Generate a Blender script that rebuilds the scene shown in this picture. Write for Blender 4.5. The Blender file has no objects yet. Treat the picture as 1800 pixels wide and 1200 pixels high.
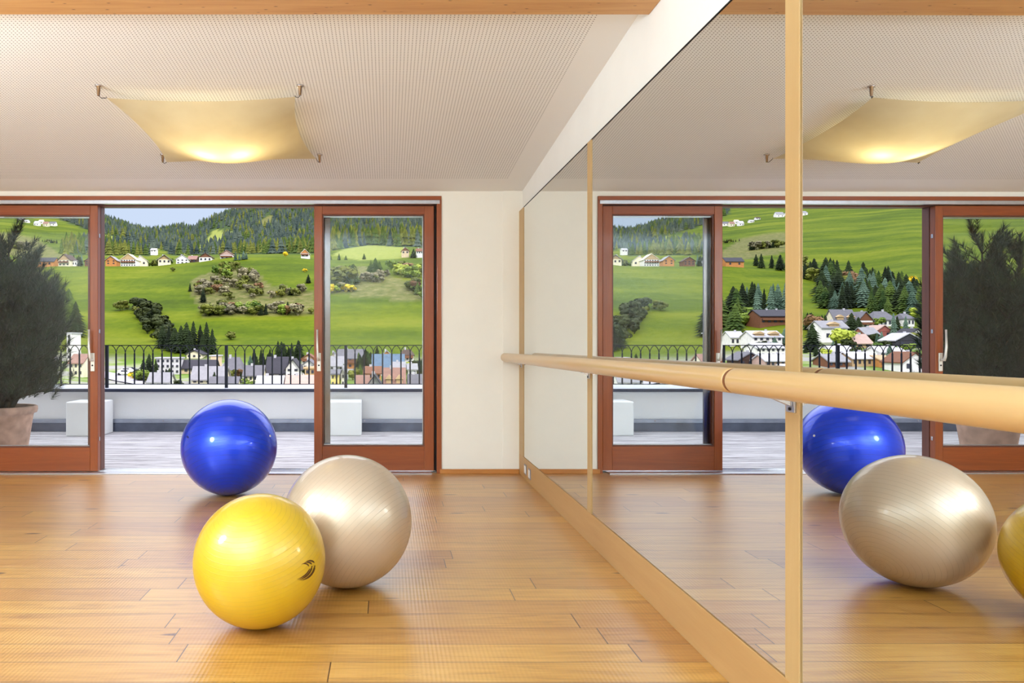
import bpy, bmesh, math, random
from mathutils import Vector, Matrix, noise
S = bpy.context.scene
COL = S.collection
R = random.Random(7)
PI = math.pi
# ------------------------------------------------------------------ camera, world, sun, lights, exposure
F, U0, V0, CZ = 1320.0, 682.0, 602.0, 1.2          # focal length in pixels, principal point, eye height
cam = bpy.data.cameras.new('camera'); cam_o = bpy.data.objects.new('camera', cam); COL.objects.link(cam_o)
cam.sensor_width = 36; cam.sensor_fit = 'HORIZONTAL'; cam.lens = 36 * F / 1800
cam.shift_x = (900 - U0) / 1800; cam.shift_y = -(600 - V0) / 1800
cam.clip_start = 0.05; cam.clip_end = 6000
cam_o.location = (0, 0, CZ); cam_o.rotation_euler = (PI / 2, 0, 0)
S.camera = cam_o
S.view_settings.view_transform = 'Standard'; S.view_settings.look = 'None'
S.view_settings.exposure = 0.0; S.view_settings.gamma = 1.0; S.view_settings.use_curve_mapping = False
cy = S.cycles
cy.use_denoising = True; cy.max_bounces = 10; cy.diffuse_bounces = 5; cy.glossy_bounces = 6
cy.transparent_max_bounces = 16; cy.transmission_bounces = 6; cy.caustics_reflective = True
cy.caustics_refractive = False; cy.sample_clamp_indirect = 6.0

W = bpy.data.worlds.new('sky'); S.world = W; W.use_nodes = True
wn, wl = W.node_tree.nodes, W.node_tree.links
for n in list(wn): wn.remove(n)
wo = wn.new('ShaderNodeOutputWorld'); wb = wn.new('ShaderNodeBackground')
tc = wn.new('ShaderNodeTexCoord'); sp = wn.new('ShaderNodeSeparateXYZ'); cr = wn.new('ShaderNodeValToRGB')
wl.new(tc.outputs['Generated'], sp.inputs[0]); wl.new(sp.outputs['Z'], cr.inputs[0])
el = cr.color_ramp.elements
el[0].position = 0.0; el[0].color = (0.66, 0.76, 0.94, 1)
el[1].position = 0.95; el[1].color = (2.5, 2.55, 2.9, 1)
e = el.new(0.19); e.color = (0.62, 0.74, 0.95, 1)
e = el.new(0.34); e.color = (2.2, 2.25, 2.4, 1)          # upper sky, out of view, raised to brighten the terrace and floor
wl.new(cr.outputs[0], wb.inputs['Color']); wb.inputs['Strength'].default_value = 1.0
wl.new(wb.outputs[0], wo.inputs['Surface'])

def look(o, target):
    o.rotation_euler = (Vector(target) - o.location).to_track_quat('-Z', 'Y').to_euler()
def lamp(name, kind, loc, target, power, color=(1, 1, 1), **kw):
    l = bpy.data.lights.new(name, kind); l.energy = power; l.color = color
    for k, v in kw.items(): setattr(l, k, v)
    o = bpy.data.objects.new(name, l); COL.objects.link(o); o.location = loc
    if target is not None: look(o, target)
    return o
lamp('sun', 'SUN', (60, -60, 70), (0, 30, 0), 2.05, (1.0, 0.93, 0.80), angle=0.01)
lamp('studio_flood', 'AREA', (-3.3, 2.4, 2.1), (0.3, 5.8, 1.3), 74, (0.84, 0.93, 1.0), shape='DISK', size=0.8)
lamp('ceiling_bounce_fill', 'AREA', (-2.6, -0.9, 1.85), (-2.6, -0.8999, 4.0), 760, (0.60, 0.81, 1.0), shape='RECTANGLE', size=4.6, size_y=3.8)  # second one: added unseen fill aimed up, bouncing light off the ceiling

# ------------------------------------------------------------------ helpers
def at(u, v, Y):                       # the point at depth Y seen at photo pixel (u, v)
    return Vector(((u - U0) * Y / F, Y, CZ + (V0 - v) * Y / F))
def srgb(r, g, b):
    f = lambda c: (c / 255 / 12.92) if c / 255 <= 0.04045 else ((c / 255 + 0.055) / 1.055) ** 2.4
    return (f(r), f(g), f(b), 1)
def tag(o, label=None, cat=None, group=None, kind=None):
    if label: o['label'] = label
    if cat: o['category'] = cat
    if group: o['group'] = group
    if kind: o['kind'] = kind
    return o
def empty(name, loc=(0, 0, 0), rz=0, label=None, cat=None, group=None, kind=None):
    o = bpy.data.objects.new(name, None); COL.objects.link(o); o.location = loc; o.rotation_euler = (0, 0, rz)
    o.empty_display_size = 0.1
    return tag(o, label, cat, group, kind)
def dup(o, parent=None, loc=None, rz=None):
    c = o.copy(); COL.objects.link(c); c.parent = parent
    if loc is not None: c.location = loc
    if rz is not None: c.rotation_euler = (0, 0, rz)
    return c

class MB:
    def __init__(s): s.v = []; s.f = []; s.sm = []
    def poly(s, pts, faces, smooth=False):
        b = len(s.v); s.v += [tuple(p) for p in pts]
        for f in faces: s.f.append([b + i for i in f]); s.sm.append(smooth)
        return s
    def box(s, x0, x1, y0, y1, z0, z1, mat=None):
        p = [Vector((x, y, z)) for z in (z0, z1) for y in (y0, y1) for x in (x0, x1)]
        if mat is not None: p = [mat @ q for q in p]
        return s.poly(p, [(0, 2, 3, 1), (4, 5, 7, 6), (0, 1, 5, 4), (2, 6, 7, 3), (0, 4, 6, 2), (1, 3, 7, 5)])
    def tube(s, pts, rad, n=8, cap=True, smooth=True, flat=None):
        pts = [Vector(p) for p in pts]; rings = []
        up = Vector((0, 0, 1))
        b = len(s.v)
        for i, p in enumerate(pts):
            d = (pts[min(i + 1, len(pts) - 1)] - pts[max(i - 1, 0)]).normalized()
            a = d.cross(up)
            if a.length < 1e-3: a = d.cross(Vector((1, 0, 0)))
            a.normalize(); c = a.cross(d).normalized()
            r = rad[i] if isinstance(rad, (list, tuple)) else rad
            for k in range(n):
                t = 2 * PI * k / n + (PI / 4 if n == 4 else 0)
                s.v.append(tuple(p + a * (math.cos(t) * r) + c * (math.sin(t) * r)))
        for i in range(len(pts) - 1):
            for k in range(n):
                k2 = (k + 1) % n
                s.f.append([b + i * n + k, b + i * n + k2, b + (i + 1) * n + k2, b + (i + 1) * n + k]); s.sm.append(smooth)
        if cap:
            s.f.append([b + k for k in range(n)][::-1]); s.sm.append(False)
            s.f.append([b + (len(pts) - 1) * n + k for k in range(n)]); s.sm.append(False)
        return s
    def lathe(s, prof, n=32, c=(0, 0, 0), smooth=True, close=False):
        b = len(s.v)
        for (r, z) in prof:
            for k in range(n):
                t = 2 * PI * k / n
                s.v.append((c[0] + r * math.cos(t), c[1] + r * math.sin(t), c[2] + z))
        for i in range(len(prof) - 1):
            for k in range(n):
                k2 = (k + 1) % n
                s.f.append([b + i * n + k, b + i * n + k2, b + (i + 1) * n + k2, b + (i + 1) * n + k]); s.sm.append(smooth)
        if close:
            s.f.append([b + k for k in range(n)][::-1]); s.sm.append(False)
            s.f.append([b + (len(prof) - 1) * n + k for k in range(n)]); s.sm.append(False)
        return s
    def mesh(s, name, mat):
        m = bpy.data.meshes.new(name); m.from_pydata(s.v, [], s.f); m.update()
        m.polygons.foreach_set('use_smooth', s.sm)
        if mat is not None: m.materials.append(mat)
        return m
    def build(s, name, mat, parent=None, bevel=0, seg=2, **kw):
        o = bpy.data.objects.new(name, s.mesh(name, mat)); COL.objects.link(o)
        if parent is not None: o.parent = parent
        if bevel:
            md = o.modifiers.new('bevel', 'BEVEL'); md.width = bevel; md.segments = seg; md.limit_method = 'ANGLE'; md.angle_limit = 0.7
        return tag(o, **kw)
def box(name, mat, x0, x1, y0, y1, z0, z1, parent=None, bevel=0, **kw):
    return MB().box(x0, x1, y0, y1, z0, z1).build(name, mat, parent, bevel, **kw)

# ------------------------------------------------------------------ node materials
class NM:
    def __init__(s, name):
        s.m = bpy.data.materials.new(name); s.m.use_nodes = True; s.t = s.m.node_tree; s.n = s.t.nodes; s.l = s.t.links
        s.b = s.n['Principled BSDF']; s.out = s.n['Material Output']
    def new(s, t, **kw):
        n = s.n.new('ShaderNode' + t)
        for k, v in kw.items(): setattr(n, k, v)
        return n
    def put(s, sock, v):
        if hasattr(v, 'is_linked') or isinstance(v, bpy.types.NodeSocket): s.l.new(v, sock)
        elif v is not None: sock.default_value = v
    def math(s, op, a, b=None, c=None, clamp=False):
        n = s.new('Math', operation=op); n.use_clamp = clamp
        s.put(n.inputs[0], a)
        if b is not None: s.put(n.inputs[1], b)
        if c is not None: s.put(n.inputs[2], c)
        return n.outputs[0]
    def pos(s, kind='Object'): return s.new('TexCoord').outputs[kind]
    def geo(s): return s.new('NewGeometry').outputs['Position']
    def xyz(s, v):
        n = s.new('SeparateXYZ'); s.l.new(v, n.inputs[0]); return n.outputs
    def comb(s, x, y, z=0.0):
        n = s.new('CombineXYZ'); s.put(n.inputs[0], x); s.put(n.inputs[1], y); s.put(n.inputs[2], z); return n.outputs[0]
    def mapping(s, v, scale=(1, 1, 1), rot=(0, 0, 0), loc=(0, 0, 0)):
        n = s.new('Mapping'); s.l.new(v, n.inputs[0]); n.inputs['Scale'].default_value = scale
        n.inputs['Rotation'].default_value = rot; n.inputs['Location'].default_value = loc; return n.outputs[0]
    def noise(s, v, scale, detail=3, rough=0.5, out=0, dist=0.0):
        n = s.new('TexNoise'); s.l.new(v, n.inputs['Vector']); n.inputs['Scale'].default_value = scale
        n.inputs['Detail'].default_value = detail; n.inputs['Roughness'].default_value = rough; n.inputs['Distortion'].default_value = dist
        return n.outputs[out]
    def ramp(s, f, stops):
        n = s.new('ValToRGB'); s.l.new(f, n.inputs[0]); e = n.color_ramp.elements
        e[0].position, e[0].color = stops[0]; e[1].position, e[1].color = stops[-1]
        for p, c in stops[1:-1]:
            q = e.new(p); q.color = c
        return n.outputs[0]
    def mix(s, f, a, b, mode='MIX'):
        n = s.new('Mix', data_type='RGBA', blend_type=mode); s.put(n.inputs[0], f); s.put(n.inputs[6], a); s.put(n.inputs[7], b); return n.outputs[2]
    def bump(s, h, strength=0.3, dist=0.01):
        n = s.new('Bump'); s.l.new(h, n.inputs['Height']); n.inputs['Strength'].default_value = strength; n.inputs['Distance'].default_value = dist
        s.l.new(n.outputs[0], s.b.inputs['Normal']); return n
    def set(s, **kw):
        names = {'color': 'Base Color', 'rough': 'Roughness', 'metal': 'Metallic', 'coat': 'Coat Weight', 'coat_rough': 'Coat Roughness',
                 'spec': 'Specular IOR Level', 'sheen': 'Sheen Weight', 'sub': 'Subsurface Weight'}
        for k, v in kw.items(): s.put(s.b.inputs[names[k]], v)
        return s.m
MATS = {}
def plain(name, rgb, rough=0.6, metal=0.0, vary=0.06, scale=8.0, bump=0.0, coat=0.0):
    if name in MATS: return MATS[name]
    k = NM(name); c = srgb(*rgb)
    f = k.noise(k.pos(), scale, 4)
    d = tuple(max(0, x * (1 - vary * 2)) for x in c[:3]) + (1,); l = tuple(min(1, x * (1 + vary * 2)) for x in c[:3]) + (1,)
    k.set(color=k.ramp(f, [(0.3, d), (0.7, l)]), rough=rough, metal=metal, coat=coat)
    if bump: k.bump(f, bump, 0.01)
    MATS[name] = k.m; return k.m
def wood(name, light, dark, axis='z', scale=1.0, rough=0.45, coat=0.0, knots=False, contrast=1.0, spec=0.5):
    k = NM(name); p = k.pos()
    st = {'x': (0.9, 14, 14), 'y': (14, 0.9, 14), 'z': (14, 14, 0.9)}[axis]
    v = k.mapping(p, tuple(a * scale for a in st))
    g = k.noise(v, 1.6, 6, 0.6, dist=1.2); fine = k.noise(k.mapping(p, tuple(a * scale * 5 for a in st)), 2.0, 3)
    f = k.math('ADD', k.math('MULTIPLY', g, 0.75), k.math('MULTIPLY', fine, 0.25))
    w = 0.22 / contrast
    c = k.ramp(f, [(0.5 - w, srgb(*dark)), (0.5 + w, srgb(*light))])
    if knots:
        vo = k.new('TexVoronoi'); k.l.new(k.mapping(p, {'x': (2.2, 7, 7), 'y': (7, 2.2, 7), 'z': (7, 7, 2.2)}[axis]), vo.inputs['Vector'])
        kn = k.ramp(vo.outputs['Distance'], [(0.05, (1, 1, 1, 1)), (0.13, (0, 0, 0, 1))])
        c = k.mix(kn, c, srgb(70, 35, 18))
    k.set(color=c, rough=rough, coat=coat, spec=spec); k.bump(f, 0.08, 0.004)
    MATS[name] = k.m; return k.m

# floor: planks running left-right, ribbed across the grain
def floor_mat():
    k = NM('oak_floor'); g = k.geo(); X, Y, Z = k.xyz(g)
    PW = 0.168
    row = k.math('FLOOR', k.math('DIVIDE', k.math('ADD', Y, 0.035), PW)); fy = k.math('FRACT', k.math('DIVIDE', k.math('ADD', Y, 0.035), PW))
    wn1 = k.new('TexWhiteNoise', noise_dimensions='1D'); k.l.new(row, wn1.inputs['W'])
    L = 1.75
    xs = k.math('DIVIDE', k.math('ADD', X, k.math('MULTIPLY', wn1.outputs['Value'], 37.0)), L)
    # irregular lengths: warp
    col = k.math('FLOOR', xs); fx = k.math('FRACT', xs)
    wn2 = k.new('TexWhiteNoise', noise_dimensions='2D'); k.l.new(k.comb(row, col), wn2.inputs['Vector'])
    rnd = wn2.outputs['Value']
    off = k.comb(k.math('MULTIPLY', rnd, 40.0), k.math('MULTIPLY', row, 3.1))
    add = k.new('VectorMath', operation='ADD'); k.l.new(g, add.inputs[0]); k.l.new(off, add.inputs[1]); pv = add.outputs[0]
    g1 = k.noise(k.mapping(pv, (1.0, 11, 1)), 1.5, 5, 0.6, dist=1.5)
    g2 = k.noise(k.mapping(pv, (4.0, 90, 1)), 1.2, 3, 0.6)
    f = k.math('ADD', k.math('MULTIPLY', g1, 0.7), k.math('MULTIPLY', g2, 0.3))
    c = k.ramp(f, [(0.27, srgb(140, 88, 32)), (0.46, srgb(184, 130, 56)), (0.72, srgb(208, 158, 82))])
    hs = k.new('HueSaturation'); k.l.new(c, hs.inputs['Color'])
    k.l.new(k.math('MULTIPLY_ADD', rnd, 0.24, 0.86), hs.inputs['Value']); k.l.new(k.math('MULTIPLY_ADD', wn2.outputs['Value'], 0.012, 0.493), hs.inputs['Hue'])
    hs.inputs['Saturation'].default_value = 1.0
    c = hs.outputs[0]
    vo = k.new('TexVoronoi'); k.l.new(k.mapping(pv, (1.5, 5.6, 1)), vo.inputs['Vector']); vo.inputs['Scale'].default_value = 1.0
    wob = k.math('ADD', vo.outputs['Distance'], k.math('MULTIPLY', k.math('SUBTRACT', g2, 0.5), 0.10))
    c = k.mix(k.ramp(wob, [(0.06, (1, 1, 1, 1)), (0.10, (0, 0, 0, 1))]), c, srgb(92, 48, 20))
    ck = k.noise(k.mapping(pv, (0.9, 17, 1)), 1.7, 5, 0.7, dist=0.8)
    crack = k.ramp(k.math('ABSOLUTE', k.math('SUBTRACT', ck, 0.5)), [(0.0, (1, 1, 1, 1)), (0.006, (0, 0, 0, 1))])
    where = k.ramp(k.noise(k.mapping(pv, (0.8, 2.5, 1)), 1.0, 2), [(0.56, (0, 0, 0, 1)), (0.62, (1, 1, 1, 1))])
    c = k.mix(k.math('MULTIPLY', k.math('MULTIPLY', crack, where), 0.8), c, srgb(96, 50, 22))
    seam = k.math('MAXIMUM', k.math('LESS_THAN', fy, 0.020), k.math('LESS_THAN', fx, 0.0028))
    c = k.mix(seam, c, srgb(70, 40, 20))
    k.set(color=c, rough=k.math('MULTIPLY_ADD', g2, 0.10, 0.32), coat=0.7, coat_rough=0.32, spec=0.7)
    k.b.inputs['Coat IOR'].default_value = 1.6
    rib = k.math('SINE', k.math('MULTIPLY', X, 2 * PI / 0.0165))
    amp = k.math('MULTIPLY_ADD', k.noise(k.mapping(g, (0.7, 1.3, 1)), 1.0, 2), 1.6, -0.25)
    h = k.math('ADD', k.math('MULTIPLY', rib, k.math('MULTIPLY', amp, 0.5)), k.math('MULTIPLY', seam, -2.5))
    h = k.math('ADD', h, k.math('MULTIPLY', g1, 1.2))
    bn = k.bump(h, 0.6, 0.0010); k.l.new(bn.outputs[0], k.b.inputs['Coat Normal'])
    return k.m
def ceiling_mat():
    k = NM('perforated_plaster'); g = k.geo(); X, Y, Z = k.xyz(g); P = 0.02
    a = k.math('SUBTRACT', k.math('FRACT', k.math('DIVIDE', X, P)), 0.5); b = k.math('SUBTRACT', k.math('FRACT', k.math('DIVIDE', Y, P)), 0.5)
    d = k.math('SQRT', k.math('ADD', k.math('MULTIPLY', a, a), k.math('MULTIPLY', b, b)))
    hole = k.math('LESS_THAN', d, 0.175)
    hole = k.math('MULTIPLY', hole, k.math('LESS_THAN', X, 1.044)); hole = k.math('MULTIPLY', hole, k.math('LESS_THAN', Y, 6.5))
    k.set(color=k.mix(hole, srgb(238, 235, 231), srgb(100, 86, 78)), rough=0.85)
    k.bump(hole, -0.4, 0.003)
    return k.m
def plaster(name, rgb, s=3.0, b=0.12):
    k = NM(name); g = k.geo(); f = k.noise(g, s, 5, 0.6); c = srgb(*rgb)
    k.set(color=k.ramp(f, [(0.3, tuple(x * 0.965 for x in c[:3]) + (1,)), (0.7, c)]), rough=0.85)
    k.bump(k.noise(g, 60, 3), b, 0.002); return k.m
def deck_mat():
    k = NM('weathered_deck'); g = k.geo(); X, Y, Z = k.xyz(g); PW = 0.14
    row = k.math('FLOOR', k.math('DIVIDE', Y, PW)); fy = k.math('FRACT', k.math('DIVIDE', Y, PW))
    wnn = k.new('TexWhiteNoise', noise_dimensions='1D'); k.l.new(row, wnn.inputs['W'])
    pv = k.new('VectorMath', operation='ADD'); k.l.new(g, pv.inputs[0]); k.l.new(k.comb(k.math('MULTIPLY', row, 5.3), 0.0), pv.inputs[1])
    g1 = k.noise(k.mapping(pv.outputs[0], (1.4, 26, 1)), 1.3, 6, 0.7, dist=0.6)
    c = k.ramp(g1, [(0.36, srgb(96, 88, 92)), (0.47, srgb(186, 182, 186)), (0.62, srgb(226, 223, 226))])
    hs = k.new('HueSaturation'); k.l.new(c, hs.inputs['Color']); k.l.new(k.math('MULTIPLY_ADD', wnn.outputs[0], 0.22, 0.84), hs.inputs['Value'])
    seam = k.math('LESS_THAN', fy, 0.05)
    k.set(color=k.mix(seam, hs.outputs[0], srgb(60, 54, 58)), rough=0.7)
    k.bump(k.math('SUBTRACT', g1, k.math('MULTIPLY', seam, 1.0)), 0.5, 0.004); return k.m
def ball_mat(name, rgb, rough, metal, axis, coat=0.4, rings=11.0, spec=0.5, line=0.35):
    k = NM(name); p = k.pos(); n = k.new('VectorMath', operation='NORMALIZE'); k.l.new(p, n.inputs[0])
    d = k.new('VectorMath', operation='DOT_PRODUCT'); k.l.new(n.outputs[0], d.inputs[0]); d.inputs[1].default_value = Vector(axis).normalized()
    ang = k.math('ARCCOSINE', d.outputs['Value'])
    fr = k.math('ABSOLUTE', k.math('SUBTRACT', k.math('FRACT', k.math('MULTIPLY', ang, rings)), 0.5))
    ln = k.ramp(fr, [(0.0, (1, 1, 1, 1)), (0.06, (0, 0, 0, 1))])
    c = srgb(*rgb); dk = tuple(x * (1 - line) for x in c[:3]) + (1,)
    # the moulded ridges fade in and out round the ball
    fade = k.ramp(k.noise(p, 5.0, 2), [(0.30, (0.15, 0.15, 0.15, 1)), (0.5, (1, 1, 1, 1))])
    m = k.math('MULTIPLY', ln, fade)
    k.set(color=k.mix(m, c, dk), rough=rough, metal=metal, coat=coat, coat_rough=0.06, spec=spec)
    k.bump(ln, 0.3, 0.0012); return k.m
def glass_mat():
    k = NM('clear_glass'); k.n.remove(k.b)
    t = k.new('BsdfTransparent'); t.inputs[0].default_value = (0.955, 0.97, 0.96, 1)
    gl = k.new('BsdfGlossy'); gl.inputs['Roughness'].default_value = 0.0; gl.inputs['Color'].default_value = (1, 1, 1, 1)
    fr = k.new('Fresnel'); fr.inputs['IOR'].default_value = 1.27
    mx = k.new('MixShader'); k.l.new(fr.outputs[0], mx.inputs[0]); k.l.new(t.outputs[0], mx.inputs[1]); k.l.new(gl.outputs[0], mx.inputs[2])
    k.l.new(mx.outputs[0], k.out.inputs['Surface']); return k.m
def mirror_mat():
    k = NM('silvered_mirror'); k.set(color=(0.80, 0.825, 0.83, 1), metal=1.0, rough=0.0); return k.m
def sail_mat():
    k = NM('stretched_sail_fabric'); k.n.remove(k.b)
    f = k.noise(k.pos(), 6.0, 3)
    c = k.ramp(f, [(0.3, srgb(226, 212, 178)), (0.7, srgb(232, 220, 188))])
    d = k.new('BsdfDiffuse'); t = k.new('BsdfTranslucent'); k.l.new(c, d.inputs[0]); k.l.new(c, t.inputs[0])
    mx = k.new('MixShader'); mx.inputs[0].default_value = 0.55
    k.l.new(d.outputs[0], mx.inputs[1]); k.l.new(t.outputs[0], mx.inputs[2]); k.l.new(mx.outputs[0], k.out.inputs['Surface']); return k.m

M_floor = floor_mat(); M_ceil = ceiling_mat(); M_wall = plaster('cream_plaster', (243, 237, 225))
M_white = plaster('white_plaster', (240, 237, 232), b=0.05)
M_deck = deck_mat(); M_glass = glass_mat(); M_mirror = mirror_mat(); M_sail = sail_mat()
M_beam = wood('spruce_beam', (216, 168, 108), (190, 134, 76), 'x', 0.8, 0.5, knots=True)
M_maple = wood('pale_maple', (204, 168, 116), (196, 156, 102), 'y', 0.8, 0.3, coat=0.35, contrast=0.4)
M_ply = wood('birch_ply_v', (196, 162, 112), (184, 148, 96), 'z', 0.6, 0.45, contrast=0.6)
M_plyh = wood('birch_ply_h', (196, 154, 100), (180, 136, 82), 'y', 0.6, 0.45, contrast=0.6)
M_larch = wood('larch_v', (168, 86, 30), (128, 58, 17), 'z', 0.7, 0.36, coat=0.15, contrast=0.7)
M_larchh = wood('larch_h', (166, 84, 30), (122, 52, 14), 'x', 0.7, 0.36, coat=0.15, contrast=0.7)
M_larchd = wood('larch_dark', (120, 70, 52), (88, 46, 34), 'z', 0.7, 0.45, contrast=0.6)
M_skirt = wood('oak_skirting', (200, 134, 66), (170, 104, 46), 'x', 0.8, 0.4)
M_alu = plain('brushed_aluminium', (196, 196, 202), 0.32, 0.9, 0.03, 30)
M_chrome = plain('polished_steel', (190, 184, 186), 0.16, 1.0, 0.02, 20)
M_hand = plain('satin_nickel', (226, 222, 214), 0.35, 0.35, 0.02, 20)
M_black = plain('flat_black', (14, 13, 14), 0.6)
M_dark = plain('dark_metal', (38, 32, 34), 0.45, 0.6)
M_iron = plain('wrought_iron', (17, 21, 34), 0.5, 0.3, 0.1)
M_render = plaster('grey_render', (236, 236, 238), s=2.0, b=0.5)
M_cap = plain('zinc_cap_top', (206, 208, 218), 0.5, 0.2)
M_navy = plain('dark_zinc', (42, 48, 70), 0.5, 0.3)
M_flash = plain('lead_flashing', (92, 98, 116), 0.45, 0.4, 0.12, 5)
M_flashl = plain('lead_flashing_lip', (150, 156, 172), 0.4, 0.5, 0.08, 5)
M_cube = plain('white_polyethylene', (238, 240, 240), 0.35, 0, 0.01, 4)
M_terra = plain('terracotta', (196, 160, 140), 0.8, 0, 0.12, 9, 0.3)
M_soil = plain('potting_soil', (52, 38, 28), 0.95, 0, 0.3, 30, 0.5)
M_bark = plain('pine_bark', (42, 36, 28), 0.9, 0, 0.25, 20, 0.6)
M_needle = plain('pine_needles', (22, 42, 16), 0.6, 0, 0.35, 6)
M_sock = plain('socket_white', (232, 230, 226), 0.4, 0, 0.02)
M_sockf = plain('socket_frame_grey', (150, 142, 146), 0.4, 0.3, 0.02)
# ------------------------------------------------------------------ room shell
XM = 1.205                                        # mirror wall
WY = 6.9                                          # inner face of the wall with the doors
def zc(Y): return 2.590 + 0.071 * (WY - Y)        # the sloping ceiling
box('floor', M_floor, -6.0, XM + 0.05, -3.5, 6.94, -0.12, 0.0, kind='structure')
cm = MB()
cm.poly([(-6, -3.5, zc(-3.5)), (1.35, -3.5, zc(-3.5)), (1.35, 7.1, zc(7.1)), (-6, 7.1, zc(7.1)),
         (-6, -3.5, zc(-3.5) + .3), (1.35, -3.5, zc(-3.5) + .3), (1.35, 7.1, zc(7.1) + .3), (-6, 7.1, zc(7.1) + .3)],
        [(0, 3, 2, 1), (4, 5, 6, 7), (0, 1, 5, 4), (1, 2, 6, 5), (2, 3, 7, 6), (3, 0, 4, 7)])
cm.build('ceiling', M_ceil, kind='structure')
OX0, OX1, OZ = -3.86, 0.491, 2.545                 # door opening
wf = MB(); wf.box(OX1, 12, WY, 7.12, -0.4, 3.5); wf.box(-12, OX0, WY, 7.12, -0.4, 3.5); wf.box(OX0, OX1, WY, 7.12, OZ, 3.5); wf.box(OX0, OX1, WY, 7.12, -0.4, -0.005)
wf.build('wall_far', M_wall, kind='structure')
box('wall_right', M_white, 1.235, 1.45, -3.5, 6.9, -0.1, 3.5, kind='structure')
box('wall_left', M_wall, -6.2, -6.0, -3.5, 6.9, -0.1, 3.5, kind='structure')
box('wall_near', M_wall, -6.2, 1.45, -3.7, -3.5, -0.1, 3.5, kind='structure')
box('trim_1', M_wall, 1.055, 1.235, 6.889, 6.9, 0.0, zc(6.9) + 0.002, kind='structure')       # shallow casing in the corner
ub = MB(); ub.box(-12, 12, -5, 7.12, 3.5, 8.5); ub.build('wall_shade_block', M_render, kind='structure')  # unseen block added overhead to keep the sun off the terrace
# ceiling beam
box('ceiling_beam', M_beam, -6.0, 1.235, 3.35, 3.55, 2.749, 2.95, None, 0.004, kind='structure')
# skirting
box('baseboard_far', M_skirt, 0.475, 1.2025, 6.874, 6.8885, 0, 0.042, None, 0.003, kind='structure')

# ------------------------------------------------------------------ mirror wall
FX = 1.203
tb = MB(); tb.box(FX, 1.235, -0.6, 6.9, 0.0, 0.184); tb.build('baseboard_right', M_plyh, None, 0.002, kind='structure')
stiles = [(6.685, 6.9), (4.455, 4.533), (2.197, 2.275), (-0.08, 0.0)]
for i, (a, b) in enumerate(stiles):
    box('trim_%d' % (i + 2), M_ply, FX, 1.235, a, b, 0.184, 2.405, None, 0.0015, kind='structure')
panes = [(4.533, 6.685, 0.0, 'mirror panel nearest the far corner, between two pale wood strips'),
         (2.275, 4.455, 0.0, 'wide mirror panel in the middle of the wall behind the barre'),
         (0.0, 2.197, 0.0031, 'mirror panel nearest the viewer, showing the grey ball and the potted pine')]
for (a, b, yaw, lab) in panes:
    g = 0.004
    mp = MB()
    mm = Matrix.Translation((1.2085, b, 0)) @ Matrix.Rotation(yaw, 4, 'Z')
    mp.box(0, 0.006, -(b - a) + g, -g, 0.188, 2.400, mm)
    o = mp.build('wall_mirror', M_mirror, None, 0, label=lab, cat='mirror', group='mirror panels along the right wall')
    bk = MB(); bk.box(1.223, 1.234, a, b, 0.184, 2.405); bk.build('backing_board', M_black, o)
box('trim_6', M_black, 1.2075, 1.2348, 0.0, 6.685, 2.405, 2.409, kind='structure')    # dark joint over the mirrors
# sockets in the plywood base
for (yc, zc_, lab) in ((6.56, 0.092, 'left one of two white wall sockets in the plywood base by the corner'), (6.37, 0.086, 'right one of two white wall sockets in the plywood base, nearer the mirror divider')):
    so = empty('wall_socket', (FX, yc, zc_), 0, lab, 'socket', 'wall sockets in the plywood base')
    box('frame', M_sockf, -0.006, 0, -0.045, 0.045, -0.045, 0.045, so, 0.002)
    box('face', M_sock, -0.010, -0.004, -0.032, 0.032, -0.032, 0.032, so, 0.003)

# ballet barre
br = empty('ballet_barre', (1.07, 0.2, 1.09), 0, 'round pale wood barre running along the mirror wall', 'barre')
def bz(Y): return 1.0905 - (Y - 0.2) * 0.0037
rl = 0.0395
def rail(y0, y1):
    pts = [(0, y - 0.2, bz(y) - 1.09) for y in (y0, y0 + .004, y0 + .008, y0 + .03, (y0 + y1) / 2, y1 - .03, y1 - .008, y1 - .004, y1)]
    return MB().tube(pts, [rl - .004, rl - .001, rl, rl, rl, rl, rl, rl - .001, rl - .004], 40)
rail(0.2, 2.306).build('rail', M_maple, br); rail(2.322, 6.872).build('rail', M_maple, br)
MB().tube([(0, 2.309 - .2, bz(2.31) - 1.09), (0, 2.321 - .2, bz(2.31) - 1.09)], rl - 0.0025, 40).build('joint_ring', plain('joint_brown', (128, 74, 34)), br)
for Y in (2.236, 4.494, 6.76):
    b = MB(); z0 = bz(Y) - 1.09
    b.box(0.127, 0.133, Y - .2 - .024, Y - .2 + .024, z0 - .090, z0 - .010)
    bo = b.build('bracket', M_alu, br, 0.001)
    a = MB(); a.poly([(.03, Y - .2 - .014, z0 - .030), (.126, Y - .2 - .014, z0 - .030), (.126, Y - .2 - .014, z0 - .072), (.03, Y - .2 + .014, z0 - .030), (.126, Y - .2 + .014, z0 - .030), (.126, Y - .2 + .014, z0 - .072)],
                     [(0, 2, 1), (3, 4, 5), (0, 1, 4, 3), (1, 2, 5, 4), (2, 0, 3, 5)])
    a.tube([(0.0, Y - .2, z0 - .032), (0.06, Y - .2, z0 - .032), (0.129, Y - .2, z0 - .030)], 0.008, 10)
    a.build('arm', M_chrome, bo)
    c = MB()
    for dz in (-.080,): c.tube([(.127, Y - .2, z0 + dz), (.1235, Y - .2, z0 + dz)], 0.005, 10)
    c.build('screw', M_dark, bo)

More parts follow.
